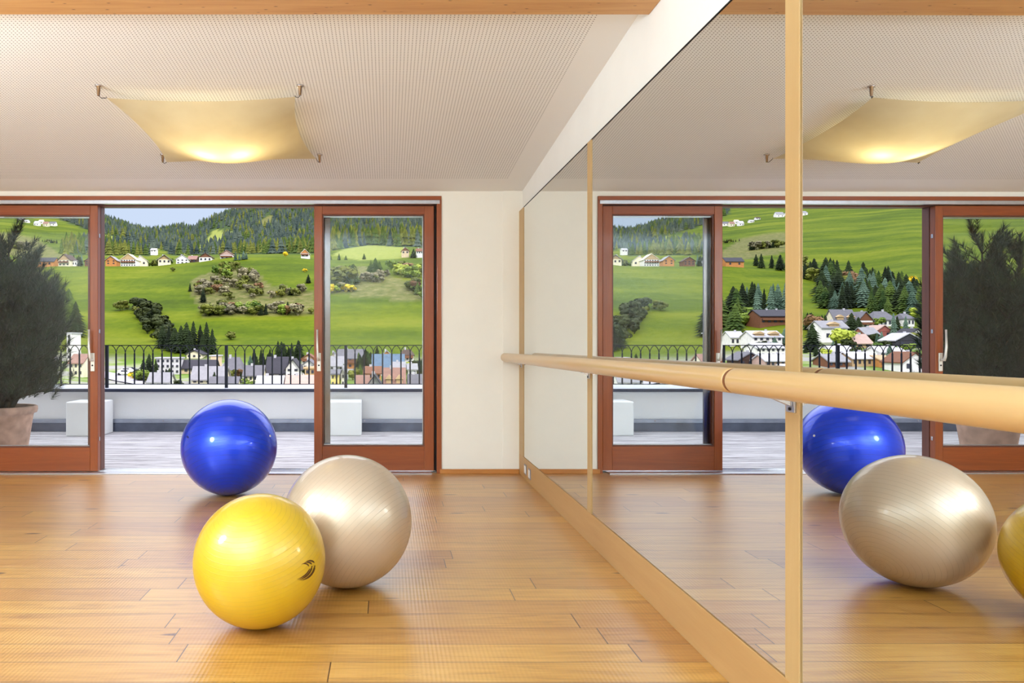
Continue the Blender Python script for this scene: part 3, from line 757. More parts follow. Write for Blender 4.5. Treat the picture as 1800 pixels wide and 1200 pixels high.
def tree(u, v, hpx, kind, label, group, Y=None, w=1.0, name=None):
    Y = Yfor(u, v) if Y is None else Y
    X = (u - U0) * Y / F; h = hpx * Y / F; i = R.randrange(100)
    if kind in ('dark', 'mid', 'blue'): me = con_mesh(kind, i); nm = name or 'spruce_tree'; cat = 'tree'; ntree[0] += 1; wd = h * w
    else: me = leaf_mesh(kind, i, hpx < 16); nm = name or ('shrub' if hpx < 20 else 'leafy_tree'); cat = 'shrub' if nm == 'shrub' else 'tree'; wd = h * w * 1.15; nleaf[0] += 1
    o = bpy.data.objects.new(nm, me); COL.objects.link(o); o.location = (X, Y, gz(X, Y) - .02 * h); o.scale = (wd, wd, h); o.rotation_euler = (0, 0, R.random() * 6.28)
    return tag(o, label, cat, group)
def scatter(poly, n, kinds, h0, h1, label, group, w=1.0, Y=None):
    us_ = [p[0] for p in poly]; vs_ = [p[1] for p in poly]; k = 0; guard = 0; P = []
    while k < n and guard < 8000:
        guard += 1
        u, v = R.uniform(min(us_), max(us_)), R.uniform(min(vs_), max(vs_))
        if not in_poly(u, v, poly): continue
        md = min((abs(u - a) + 1.5 * abs(v - b) for a, b in P), default=99)
        if md < 3.2 and guard < 4000: continue
        P.append((u, v)); k += 1
        tree(u, v, R.uniform(h0, h1), R.choice(kinds), label, group, Y, w * R.uniform(.85, 1.2))
# dark clump running down the meadow
g1 = 'spruces of the dark clump running down the meadow'
scatter([(238, 540), (262, 545), (300, 588), (320, 612), (296, 618), (262, 582)], 34, ['dark', 'dleaf', 'dleaf'], 18, 28, 'dark tree in the diagonal clump running down the green slope', g1, 1.25)
for (u, v, h) in ((286, 612, 42), (297, 616, 46), (307, 618, 44), (318, 620, 50), (328, 620, 55), (340, 618, 56), (352, 619, 50), (363, 620, 56), (373, 622, 46), (333, 622, 44), (356, 622, 40)):
    tree(u, v, h, 'dark', 'tall dark spruce at the clump foot above the village roofs', 'tall spruces at the foot of the clump', w=1.15)
scatter([(240, 552), (256, 560), (268, 590), (250, 585)], 9, ['olive', 'dleaf', 'rust'], 12, 20, 'low greenish shrub at the left edge of the dark tree clump', 'shrubs beside the dark clump')
# trees behind the pine on the left
g2 = 'spruces on the meadow behind the potted pine'
scatter([(76, 572), (112, 560), (140, 578), (134, 592), (80, 600)], 12, ['mid', 'dark', 'mid'], 42, 78, 'green spruce standing on the slope behind the potted pine', g2, 1.3)
# the scrub belt in the middle
g3 = 'shrubs in the autumn scrub belt on the meadow'
scatter([(378, 482), (400, 466), (415, 472), (418, 484), (392, 492)], 9, ['green', 'olive', 'lime'], 13, 20, 'green shrub at the top of the scrub belt on the meadow', 'green shrubs at the top of the scrub belt')
scatter([(412, 486), (448, 480), (452, 500), (420, 506)], 12, ['grey', 'grey', 'olive'], 14, 24, 'grey-brown leafless shrub in the upper scrub belt', g3)
scatter([(345, 500), (400, 492), (470, 505), (550, 512), (550, 520), (400, 528), (350, 520)], 42, ['grey', 'grey', 'olive', 'olive', 'grey', 'rust'], 10, 18, 'brownish autumn shrub in the middle of the scrub belt', 'brown shrubs in the middle of the scrub belt', 1.2)
scatter([(360, 548), (430, 546), (530, 550), (530, 555), (362, 556)], 34, ['olive', 'green', 'grey', 'rust', 'dark'], 14, 24, 'olive green shrub in the bottom row of the scrub belt', 'bottom row of the scrub belt', 1.25)
for (u, v, h, k, lab) in ((334, 512, 15, 'dark', 'small dark spruce at the left end of the scrub belt'), (357, 532, 26, 'dark', 'lone dark spruce below the left end of the scrub belt'),
                          (488, 519, 8, 'yellow', 'tiny yellow shrub in the scrub belt'), (511, 519, 15, 'dark', 'small pointed spruce at the right end of the scrub belt'),
                          (536, 478, 7, 'yellow', 'yellow shrub beside the middle edge of the right door leaf'), (542, 498, 16, 'dark', 'pointed spruce beside the edge of the right door leaf'),
                          (214, 546, 20, 'olive', 'single round bush alone on the lower meadow'), (304, 477, 8, 'olive', 'low wide bush on the meadow under the chalets'),
                          (547, 552, 12, 'olive', 'round bush below the scrub belt next to the right door leaf'), (405, 597, 16, 'olive', 'thin bare bush low on the meadow above the railing')):
    tree(u, v, h, k, lab, None, w=1.3)
# seen through the right leaf
scatter([(578, 500), (622, 488), (628, 500), (580, 506)], 11, ['mid', 'dark', 'olive'], 24, 40, 'green tree in the thicket at the left of the right glass pane', 'thicket at the left of the right glass pane', 1.3)
scatter([(578, 512), (625, 510), (626, 514), (578, 516)], 8, ['lime', 'yellow', 'olive', 'grey'], 10, 18, 'yellowish shrub in front of the thicket behind the right glass pane', 'yellowish shrubs in front of the thicket', 1.3)
for (u, v, h) in ((652, 484, 28), (660, 486, 34), (667, 484, 26), (648, 484, 18)): tree(u, v, h, 'mid', 'green spruce of the small group in the right pane', 'small spruce group in the right pane', w=1.35)
scatter([(640, 494), (676, 484), (690, 478), (672, 496), (650, 500)], 9, ['grey', 'grey', 'olive'], 11, 18, 'grey bush around the small spruce group, right pane', 'grey scrub in the right pane', 1.2)
scatter([(688, 474), (742, 484), (745, 490), (712, 488), (688, 478)], 16, ['green', 'lime', 'olive', 'rust'], 14, 26, 'green autumn bush in the hedge at the right of the right pane', 'hedge at the right of the right pane', 1.2)
scatter([(716, 506), (745, 498), (748, 530), (735, 522), (722, 514)], 12, ['green', 'olive', 'rust', 'mid'], 12, 24, 'autumn bush low at the right edge of the right pane', 'bushes at the right edge of the right pane', 1.2)
for u in (582, 596, 608, 640): tree(u, 456, R.uniform(7, 13), 'mid', 'small tree on the far meadow edge behind the right pane', 'small trees on the far meadow edge', Y=505, w=1.3)
tree(727, 450, 17, 'dark', 'round dark tree between the brown and the white far house in the right pane', None, Y=500, w=1.5)
# upper edge, by the chalets
for (u, h) in ((414, 17), (421, 12), (428, 16), (433, 13)): tree(u, 458 - (u - 414) * .1, h, 'blue', 'blue spruce beside the brown roofed chalet on the crest', 'blue spruces on the crest', w=1.2)
tree(502, 449, 10, 'yellow', 'bright yellow tree on the crest against the forest', None, Y=486, w=1.1)
tree(141, 466, 18, 'dark', 'dark round spruce beside the white sided farmhouse', None, Y=484, w=1.6)
tree(233, 450, 11, 'dark', 'dark tree behind the roof of the large pale hotel', None, Y=560, w=1.3)
scatter([(112, 448), (150, 446), (150, 452), (112, 452)], 10, ['dark', 'blue'], 12, 20, 'dark spruce behind the farmhouse on the left crest', 'spruces behind the left farmhouse', 1.1, Y=560)
scatter([(258, 452), (300, 452), (300, 456), (258, 456)], 12, ['green', 'mid', 'olive'], 9, 15, 'green tree between the hotel and the grey roofed chalet', 'trees behind the hotel', 1.2, Y=545)
g5 = 'dark scrub on the upper left slope'
scatter([(0, 420), (30, 420), (52, 432), (40, 440), (0, 432)], 14, ['grey', 'olive', 'dark'], 9, 18, 'scrubby bush on the upper left slope above the barn', g5, 1.2, Y=690)
scatter([(66, 424), (100, 430), (118, 440), (70, 428)], 8, ['dark', 'olive'], 4, 7, 'tiny bush along the upper left field edge', 'bushes along the upper left field edge', 1.3, Y=820)
# left of the frame in the mirror
scatter([(-26, 548), (84, 546), (84, 556), (-26, 556)], 15, ['blue', 'dark', 'blue'], 42, 58, 'tall bluish spruce above the dark chalet in the mirror', 'spruce row above the dark chalet', .95)
scatter([(52, 560), (96, 552), (98, 576), (70, 578)], 9, ['green', 'mid'], 22, 36, 'light green tree left of the dark chalet in the mirror', 'light green trees beside the dark chalet', 1.2)
scatter([(-90, 478), (-34, 470), (-40, 486), (-72, 494)], 14, ['dark', 'dark', 'olive'], 16, 34, 'dark tree at the top of the wood above the far village in the mirror', 'top of the wood above the far village', 1.2)
scatter([(-36, 470), (60, 466), (60, 471), (-36, 478)], 12, ['dark', 'mid', 'dark'], 16, 28, 'dark tree in the row beside the barn in the mirror', 'tree row beside the barn', 1.2)
scatter([(-90, 495), (-255, 520), (-255, 556), (-120, 552), (-75, 540)], 84, ['dark', 'blue', 'dark', 'mid'], 34, 54, 'dark spruce in the wood above the far village in the mirror', 'wood above the far village', 1.25)
scatter([(-100, 500), (-150, 500), (-150, 510), (-110, 508)], 6, ['rust', 'olive'], 26, 34, 'rusty autumn tree at the top of the wood in the mirror', 'autumn trees at the top of the wood', 1.1)
tree(-238, 512, 30, 'yellow', 'bright yellow autumn tree beside the wood in the mirror', None, w=1.0)
scatter([(-52, 578), (-92, 572), (-98, 590), (-60, 592)], 8, ['dark', 'rust', 'blue'], 26, 40, 'dark tree between the chalet and the big white house in the mirror', 'trees by the big white house', 1.1)
for (u, v, h, k, w) in ((-60, 618, 52, 'dark', 1.3), (-132, 592, 44, 'dark', 1.4), (-144, 590, 34, 'dark', 1.3), (-206, 594, 46, 'blue', 1.0), (-213, 590, 36, 'dark', 1.1), (-228, 586, 32, 'blue', 1.0), (-178, 575, 20, 'green', 1.3), (-112, 612, 40, 'lime', 1.2), (-128, 608, 30, 'green', 1.2), (-184, 606, 24, 'blue', 1.3), (-196, 632, 28, 'blue', 1.3), (-248, 560, 22, 'lime', 1.3), (-2, 606, 30, 'blue', 1.2), (-12, 614, 40, 'dark', 1.1), (-85, 632, 22, 'lime', 1.2), (-140, 606, 18, 'dark', .9), (-240, 604, 22, 'olive', 1.4)):
    tree(u, v, h, k, 'tree standing among the houses of the far village in the mirror', 'trees among the far village houses', w=w)
# village trees in the centre
for (u, v, h, k, w, lab) in ((252, 664, 34, 'dark', 1.2, 'dark spruce at the left corner of the long white building'), (262, 662, 42, 'dark', 1.1, 'taller dark spruce in front of the long white building'), (274, 660, 30, 'dark', 1.2, 'dark spruce hiding the end of the long white building'),
                        (246, 672, 26, 'green', 1.2, 'green leafy tree beside the village road'), (231, 668, 14, 'yellow', 1.0, 'small yellow tree beside the village road'),
                        (420, 664, 18, 'rust', 1.1, 'reddish autumn tree right of the big hipped grey roof'), (462, 668, 20, 'lime', 1.2, 'yellow-green tree in front of the slate roofed house'),
                        (508, 664, 16, 'olive', 1.2, 'olive green tree under the dark purple roof'), (521, 662, 18, 'green', 1.2, 'green tree before the white gable house'),
                        (604, 668, 30, 'mid', .9, 'narrow green tree next to the yellow house'), (620, 668, 22, 'olive', 1.2, 'olive tree between yellow house and brown roofs'),
                        (712, 656, 22, 'lime', 1.1, 'yellow-green tree beside the long blue roof'), (742, 664, 36, 'dark', 1.3, 'dark tree at the right edge of the right pane')):
    tree(u, v, h, k, lab, None, w=w)
scatter([(432, 648), (475, 644), (475, 650), (432, 652)], 9, ['dark', 'dark', 'blue'], 22, 36, 'dark spruce behind the slate roofed house', 'spruces behind the slate roofed house', 1.2)
scatter([(480, 634), (530, 630), (530, 636), (480, 640)], 9, ['dark', 'dark'], 24, 38, 'dark spruce behind the dark purple roof', 'spruces behind the dark purple roof', 1.2)
scatter([(628, 654), (652, 646), (654, 658), (634, 662)], 9, ['dark', 'dark', 'mid'], 26, 40, 'dark tree between the orange gabled house and the blue roof', 'dark trees by the blue roof', 1.2)
scatter([(656, 630), (664, 630), (664, 634), (656, 634)], 2, ['dark'], 20, 26, 'dark spruce left of the beige gable behind the blue roof', 'spruces left of the beige gable', 1.2)
scatter([(424, 676), (448, 672), (452, 680), (430, 682)], 5, ['mid', 'green'], 8, 14, 'low green bush between the roofs above the railing foot', 'low bushes between the roofs', 1.5)
scatter([(236, 664), (420, 660), (556, 660), (556, 680), (300, 684), (236, 676)], 24, ['dleaf', 'olive', 'green', 'dark'], 14, 22, 'low tree squeezed between the roofs behind the middle of the railing', 'low trees between the village roofs', 1.3)
scatter([(580, 650), (744, 648), (744, 674), (580, 676)], 18, ['dleaf', 'olive', 'dark', 'mid'], 14, 24, 'low tree between the houses seen through the right pane', 'low trees among the houses in the right pane', 1.3)
scatter([(-250, 600), (60, 612), (60, 640), (-250, 640)], 26, ['dleaf', 'blue', 'green', 'dark'], 14, 24, 'low tree among the lower houses in the mirror', 'low trees among the mirrored houses', 1.3)
# the forest itself
allf = []
for Y0 in range(565, 1660, 11):
    Y = Y0
    x0, x1 = (80 - U0) * Y / F, (960 - U0) * Y / F
    n = int((x1 - x0) / (7.2 + (Y - 565) * .0030))
    for i in range(n):
        X = R.uniform(x0, x1); Yj = Y + R.uniform(-6, 6); u = U0 + X * F / Yj; z = gz(X, Yj); v = V0 - (z - CZ) * F / Yj
        if not forest(u, v + 1, Yj): continue
        h = R.uniform(10, 17) * (1.25 if (u > 580 and Yj < 900) else 1.0)
        allf.append((h * F / Yj, X, Yj, z, h))
allf.sort(reverse=True)
nind = max(0, 296 - ntree[0])
small = [conifer_mesh('s', 5, 5, None, s, w, .05) for s, w in ((21, .20), (22, .26), (23, .17))]
FM = [m.mesh('forest_tree', F_mid if i == 0 else (F_haze if i == 1 else F_olive)) for i, m in enumerate(small)]
for (q, X, Y, z, h) in allf[:nind]:
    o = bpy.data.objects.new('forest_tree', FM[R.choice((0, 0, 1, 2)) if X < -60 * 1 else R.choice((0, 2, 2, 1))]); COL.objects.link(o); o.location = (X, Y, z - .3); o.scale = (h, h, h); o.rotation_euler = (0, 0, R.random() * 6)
    tag(o, 'tree on the front edge of the forest behind the meadow crest', 'tree', 'front edge of the forest')
for kind in (0, 1, 2):
    big = MB()
    for idx, (q, X, Y, z, h) in enumerate(allf[nind:]):
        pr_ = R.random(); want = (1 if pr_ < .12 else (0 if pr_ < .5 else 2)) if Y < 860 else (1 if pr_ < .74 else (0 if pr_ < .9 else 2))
        if kind == 0: allf_k = want; allf[nind + idx] = (want, X, Y, z, h)
        if allf[nind + idx][0] != kind: continue
        m = small[(idx * 7) % 3]; a = R.random() * 6; c, s = math.cos(a), math.sin(a); b = len(big.v)
        for (x, y, zz) in m.v: big.v.append((X + (x * c - y * s) * h, Y + (x * s + y * c) * h, z - .3 + zz * h))
        for f in m.f: big.f.append([b + t for t in f]); big.sm.append(False)
    o = big.build(('mountain_forest', 'mountain_forest', 'mountain_forest')[kind], (F_mid, F_haze, F_olive)[kind])
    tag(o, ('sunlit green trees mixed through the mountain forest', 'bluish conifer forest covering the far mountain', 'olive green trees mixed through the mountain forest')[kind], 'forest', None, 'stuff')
# ------------------------------------------------------------------ houses
C = {'white': (236, 232, 232), 'cream': (232, 222, 196), 'beige': (214, 190, 160), 'orange': (196, 132, 72), 'brown': (118, 74, 50), 'dbrown': (70, 48, 40), 'red': (160, 92, 84),
     'yellow': (228, 208, 128), 'slate': (104, 102, 110), 'grey': (144, 142, 148), 'lgrey': (182, 180, 188), 'dslate': (52, 50, 60), 'pink': (186, 156, 146), 'blue': (88, 110, 134),
     'terracotta': (142, 106, 94), 'tan': (190, 160, 122), 'lav': (204, 200, 208)}
def cmat(n): return plain('house_' + n, C[n], .75, 0, .05, 1.0)
M_win = plain('house_window', (58, 58, 70), .25, 0, .02)
def house(label, u0, u1, vb, hp, roof='slate', wall='white', ridge='x', gable=None, rz=0.0, Y=None, depth=None, rfrac=.45, win=(3, 2), balcony=False, chimney=1, over=.6, name='house', flat=False, dormers=0, arches=0, group='houses of the village and the hillside'):
    uc = (u0 + u1) / 2; Y = Yfor(uc, vb) if Y is None else Y
    X = (uc - U0) * Y / F; s = Y / F; w = (u1 - u0) * s; h = hp * s; d = depth * s if depth else max(7.0, min(13, w * .8))
    zb_ = CZ + (V0 - vb) * s; rz0 = math.atan2(-X, Y) * 0 + rz
    rt = empty(name, (X, Y, zb_), rz0, label, name.replace('_', ' ') if name != 'house' else 'house', group)
    hw = h * (1 - rfrac) if not flat else h
    ww, dd = w / 2 - over * .6, d
    b = MB(); b.box(-ww, ww, 0, dd, -3.5, hw)
    if not flat:
        if ridge == 'y':
            b.poly([(-ww, 0, hw), (ww, 0, hw), (0, 0, h - .15), (-ww, dd, hw), (ww, dd, hw), (0, dd, h - .15)], [(0, 1, 2), (3, 5, 4), (0, 2, 5, 3), (1, 4, 5, 2)])
        elif ridge == 'x':
            b.poly([(-ww, 0, hw), (-ww, dd, hw), (-ww, dd / 2, h - .15), (ww, 0, hw), (ww, dd, hw), (ww, dd / 2, h - .15)], [(0, 2, 1), (3, 4, 5), (0, 3, 5, 2), (1, 2, 5, 4)])
    b.build('walls', cmat(wall), rt)
    r = MB(); t = .28; o = over
    if flat:
        r.box(-w / 2, w / 2, -.3, dd + .3, h, h + .35)
    elif ridge == 'hip':
        i_ = min(ww * .55, dd * .5)
        r.poly([(-w / 2, -o, hw), (w / 2, -o, hw), (w / 2, dd + o, hw), (-w / 2, dd + o, hw), (-w / 2 + i_, dd / 2, h), (w / 2 - i_, dd / 2, h), (-w / 2, -o, hw - t), (w / 2, -o, hw - t), (w / 2, dd + o, hw - t), (-w / 2, dd + o, hw - t)],
               [(0, 1, 5, 4), (1, 2, 5), (2, 3, 4, 5), (3, 0, 4), (6, 7, 1, 0), (7, 8, 2, 1), (8, 9, 3, 2), (9, 6, 0, 3), (6, 9, 8, 7)])
    elif ridge == 'y':
        e = hw - o * (h - hw) / max(ww, .1)
        for sg in (-1, 1):
            x = sg * w / 2 * 1.04
            P = [(x, -o, e), (x, dd + o, e), (0, dd + o, h), (0, -o, h)]
            r.poly(P + [(p[0], p[1], p[2] + t) for p in P], [(0, 1, 2, 3), (4, 7, 6, 5), (0, 4, 5, 1), (3, 2, 6, 7), (0, 3, 7, 4), (1, 5, 6, 2)])
    else:
        e = hw - o * (h - hw) / (dd / 2)
        for (ya, yb) in ((-o, dd / 2), (dd + o, dd / 2)):
            P = [(-w / 2, ya, e), (w / 2, ya, e), (w / 2, yb, h), (-w / 2, yb, h)]
            r.poly(P + [(p[0], p[1], p[2] + t) for p in P], [(0, 3, 2, 1), (4, 5, 6, 7), (0, 1, 5, 4), (3, 7, 6, 2), (0, 4, 7, 3), (1, 2, 6, 5)])
    ro = r.build('roof', cmat(roof), rt)
    if gable and ridge == 'y':
        g = MB(); g.poly([(-ww, -.12, hw * .98), (ww, -.12, hw * .98), (0, -.12, h - .2), (-ww, 0.0, hw * .98), (ww, 0.0, hw * .98), (0, 0.0, h - .2)], [(0, 1, 2), (3, 5, 4), (0, 3, 4, 1)])
        if gable_low: g.box(-ww, ww, -.12, 0, hw * .62, hw * .98)
        g.build('gable_cladding', cmat(gable), rt)
    nx, nz = win
    for i in range(nx):
        for j in range(nz):
            wx = -ww + (i + .5) * 2 * ww / nx; fh = hw / nz; wz = fh * (j + .35); q = min(.55, ww / nx * .45)
            m = MB(); m.box(wx - q, wx + q, -.16, -.05, wz, wz + min(1.3, fh * .45)); m.build('window', M_win, rt)
    for i in range(arches):
        wx = -ww + (i + .5) * 2 * ww / arches; q = ww / arches * .7; m = MB()
        P = [(wx + q * math.cos(a), -.15, hw * .25 + q * math.sin(a)) for a in [PI * k / 8 for k in range(9)]] + [(wx - q, -.15, 0), (wx + q, -.15, 0)]
        m.poly(P, [tuple(range(11))]); m.build('arch', M_win, rt)
    if balcony:
        z = hw * .55; m = MB(); m.box(-ww * .92, ww * .92, -1.1, 0, z, z + .15); m.box(-ww * .92, ww * .92, -1.15, -1.05, z, z + .85); m.build('balcony', cmat('brown'), rt)
    for i in range(chimney):
        cxx = (-.3 + .55 * i) * ww; m = MB(); m.box(cxx - .28, cxx + .28, dd * .45, dd * .45 + .6, h - .9, h + .7); m.build('chimney', cmat('lgrey'), ro)
    for i in range(dormers):
        cxx = -ww + (i + .5) * 2 * ww / dormers; q = min(1.6, ww / dormers * .6); z = hw + (h - hw) * .2; m = MB()
        m.box(cxx - q, cxx + q, dd * .05 - .2, dd * .4, z - .6, z + .6); m.poly([(cxx - q * 1.3, -.2, z + .6), (cxx + q * 1.3, -.2, z + .6), (cxx, -.2, z + 1.5), (cxx - q * 1.3, dd * .45, z + .6), (cxx + q * 1.3, dd * .45, z + .6), (cxx, dd * .45, z + 1.5)], [(0, 1, 2), (0, 2, 5, 3), (1, 4, 5, 2)])
        m.build('dormer', cmat('tan'), ro)
    return rt
gable_low = False
# ---- crest and upper slopes (real view)
house('barn with orange wood front and dark roof on the left crest', 62, 96, 468, 16, 'dslate', 'orange', 'x', Y=484, depth=22, win=(2, 1), chimney=0, name='barn')
house('farmhouse with cream wooden gable and white walls beside the barn', 100, 125, 468, 21, 'dbrown', 'cream', 'y', gable='tan', Y=482, balcony=True, win=(3, 2), rz=-.25)
house('low white annex at the right side of the cream gabled farmhouse', 122, 136, 468, 9, 'lgrey', 'white', 'x', Y=484, flat=True, win=(3, 1), chimney=0)
house('brown chalet with red-brown gable next to the dark round spruce', 148, 170, 466, 14, 'dbrown', 'brown', 'y', gable='brown', Y=486, win=(3, 2))
house('orange wooden chalet left of the large pale hotel', 184, 206, 465, 15, 'grey', 'orange', 'y', gable='orange', Y=486, win=(2, 2), over=.9, name='chalet')
house('large pale hotel with wide gable and rows of dark windows', 211, 240, 468, 22, 'cream', 'white', 'y', gable='tan', Y=482, win=(6, 3), balcony=True, name='hotel')
house('cream side wing at the right of the large pale hotel', 236, 259, 467, 17, 'lgrey', 'cream', 'y', Y=490, win=(2, 1), rz=.2)
house('chalet with tan wooden gable and wide grey roof right of the hotel', 276, 302, 464, 16, 'grey', 'cream', 'y', gable='tan', Y=482, win=(3, 1), over=1.5, rz=.25, name='chalet')
house('white gabled house in the middle of the crest', 309, 332, 464, 16, 'lgrey', 'white', 'y', Y=484, win=(3, 2), rz=.12)
house('brown wooden house attached behind the white gabled house', 329, 346, 463, 14, 'terracotta', 'dbrown', 'x', Y=492, win=(2, 1))
house('white chalet with reddish brown gable and two pale windows', 349, 373, 460, 15, 'dbrown', 'white', 'y', gable='brown', Y=480, win=(3, 1), name='chalet')
house('white chalet with dark red balcony beside the blue spruces', 386, 411, 457, 17, 'terracotta', 'white', 'y', gable='pink', Y=480, balcony=True, win=(3, 1), name='chalet')
house('tan gabled chalet with white base near the yellow tree', 528, 544, 453, 15, 'cream', 'white', 'y', gable='orange', Y=492, balcony=True, win=(2, 1), name='chalet')
house('brown roofed chalet far away behind the right glass pane', 705, 720, 447, 12, 'terracotta', 'beige', 'y', gable='brown', Y=505, win=(2, 1), name='chalet')
house('white house with brown roof at the right edge of the right pane', 731, 744, 447, 11, 'brown', 'white', 'x', Y=500, win=(3, 1))
house('small white house low in the forest dip above the hotel', 264, 275, 443, 7, 'lgrey', 'white', 'x', Y=840, win=(2, 1), chimney=0)
for (a, b, v, h, rf, wl, lab) in ((59, 68, 397, 9, 'lgrey', 'white', 'white farmhouse, leftmost of the hamlet high on the left slope'), (67, 75, 393, 7, 'cream', 'white', 'pale roofed farmhouse at the top of the high hamlet'), (75, 84, 398, 9, 'terracotta', 'cream', 'red roofed farmhouse in the middle of the high hamlet'),
                                  (85, 97, 397, 8, 'slate', 'white', 'slate roofed farmhouse, rightmost of the high hamlet'), (30, 38, 386, 5, 'dbrown', 'white', 'tiny dark roofed farm above the high hamlet'), (41, 49, 391, 5, 'lgrey', 'white', 'tiny white farm between the two upper left farms')):
    house(lab, a, b, v, h, rf, wl, 'x', Y=Yfor((a + b) / 2, v, 560), win=(2, 1), chimney=0, over=.3)
for (a, b, v, h, lab) in ((-12, 2, 382, 10, 'white farmhouse at the top of the mirror view beside the wood strip'), (-64, -44, 378, 9, 'white roofed farm high on the slope in the nearest mirror panel'), (-28, -16, 379, 7, 'small grey roofed farm high on the slope in the middle mirror panel')):
    house(lab, a, b, v, h, 'grey', 'white', 'x', Y=Yfor((a + b) / 2, v, 560), win=(2, 1), chimney=0, over=.3)
# ---- village in the middle opening
house('long white building with flat roof behind the dark spruces', 272, 318, 658, 28, 'lgrey', 'lav', flat=True, win=(5, 3), depth=26, chimney=0)
house('beige hall with long low dark roof in the village centre', 308, 380, 668, 34, 'dslate', 'beige', 'x', win=(6, 2), depth=30, rfrac=.34, chimney=0, Y=206)
house('cream gabled house with brown roof just below the tall spruces', 326, 357, 630, 14, 'dslate', 'cream', 'y', win=(3, 1))
house('small beige flat topped tower block beside the hipped grey roof', 368, 383, 648, 22, 'lgrey', 'beige', flat=True, win=(3, 1), chimney=0)
house('big house under a tall hipped grey roof behind the railing post', 384, 428, 670, 42, 'slate', 'white', 'hip', win=(4, 1), depth=46, rfrac=.68, Y=196)
house('lower building with wide grey roof and small dormer windows', 334, 398, 676, 30, 'grey', 'cream', 'x', win=(5, 1), rfrac=.62, depth=40, chimney=1, Y=176, arches=0)
house('cream arcade building with round arches at the foot of the railing', 366, 420, 684, 20, 'slate', 'cream', 'x', win=(0, 0), arches=5, rfrac=.4, depth=24, chimney=0, Y=160)
house('white cottage with grey roof and dark brown gable end', 258, 300, 683, 26, 'grey', 'white', 'x', win=(3, 1), rfrac=.5, depth=34, Y=158)
house('low slate roofed house with two roof windows', 426, 464, 672, 28, 'slate', 'cream', 'x', win=(4, 1), rfrac=.5, depth=34, Y=178)
house('house under a steep dark purple roof in the village', 466, 505, 668, 39, 'dslate', 'white', 'x', win=(2, 1), rfrac=.62, depth=44, Y=184, chimney=1)
house('white house with tall plain gable beside the dark purple roof', 500, 529, 664, 32, 'dslate', 'white', 'y', win=(2, 2), rfrac=.45, Y=180)
house('chalet with beige gable at the edge of the right door leaf', 528, 556, 640, 17, 'brown', 'white', 'y', gable='tan', win=(3, 1), balcony=True, name='chalet')
house('white house with dark V shaped roofs beside the door leaf', 529, 556, 652, 19, 'slate', 'white', 'y', win=(2, 2), Y=196)
house('orange beige apartment block with flat roof at the door leaf', 533, 566, 672, 24, 'tan', 'tan', flat=True, win=(3, 2), chimney=0, Y=166)
house('low house with pale pink tiled roof behind the railing', 500, 553, 684, 22, 'pink', 'white', 'x', win=(4, 1), rfrac=.7, depth=40, Y=150)
house('low house with pale grey roof and red-brown gable behind the railing', 448, 498, 684, 21, 'lgrey', 'red', 'x', win=(4, 1), rfrac=.7, depth=40, Y=150)
# ---- village behind the right leaf
house('grey roofed house with orange wooden gable front', 590, 641, 648, 33, 'slate', 'orange', 'x', win=(5, 2), balcony=True, rfrac=.42)
house('small cream house at the left of the orange wooden one', 578, 594, 642, 22, 'slate', 'cream', 'y', win=(1, 1))
house('long hall under a big blue metal roof', 653, 712, 660, 36, 'blue', 'lav', 'x', win=(7, 1), rfrac=.58, depth=46, Y=198, chimney=0)
house('beige gabled chalet behind the blue roof', 670, 690, 632, 15, 'grey', 'tan', 'y', gable='orange', win=(2, 1), name='chalet')
house('white chalet under a dark brown roof at the right of the blue roof', 703, 729, 636, 22, 'dbrown', 'white', 'hip', win=(3, 1), balcony=True, name='chalet')
house('house with blue-grey roof near the left edge of the right pane', 577, 606, 660, 32, 'grey', 'lav', 'x', win=(3, 2), rfrac=.45, Y=188)
house('pale yellow house with flat grey roof low in the right pane', 579, 598, 680, 28, 'slate', 'yellow', 'x', win=(2, 2), rfrac=.2, Y=160)
house('tall narrow white house beside the pale yellow one', 597, 609, 680, 32, 'grey', 'white', 'y', win=(1, 2), rfrac=.25, Y=163)
house('house with brown roof and orange wall in front of the dark trees', 638, 672, 668, 22, 'brown', 'orange', 'x', win=(4, 1), rfrac=.45, Y=176)
house('large faded red-brown roof low in the right pane', 672, 714, 684, 35, 'terracotta', 'beige', 'x', win=(2, 1), rfrac=.8, depth=56, Y=150, dormers=2)
house('dark gabled house at the foot of the faded red roof', 646, 671, 686, 26, 'dslate', 'grey', 'y', win=(2, 1), Y=142)
house('pale brown roof at the left of the dark gabled house', 624, 650, 684, 22, 'terracotta', 'beige', 'x', win=(2, 1), rfrac=.75, depth=36, Y=152, chimney=0)
house('white house with grey roof between red roof and blue hall', 689, 714, 662, 24, 'grey', 'white', 'x', win=(3, 1), rfrac=.35, Y=182)
house('second white house with grey roof further right', 715, 735, 664, 23, 'grey', 'white', 'x', win=(2, 1), rfrac=.35, Y=180)
house('slate roofed house at the lower right corner of the right pane', 716, 746, 680, 20, 'slate', 'white', 'x', win=(3, 1), rfrac=.6, depth=30, Y=152)
# ---- left edge, behind the left leaf
house('white tower-like house between the potted pine and the door leaf', 115, 128, 634, 48, 'lgrey', 'white', flat=True, win=(1, 4), chimney=0)
house('white house with reddish roof beside the left door handle', 119, 148, 662, 38, 'terracotta', 'cream', 'x', win=(3, 2), rfrac=.35)
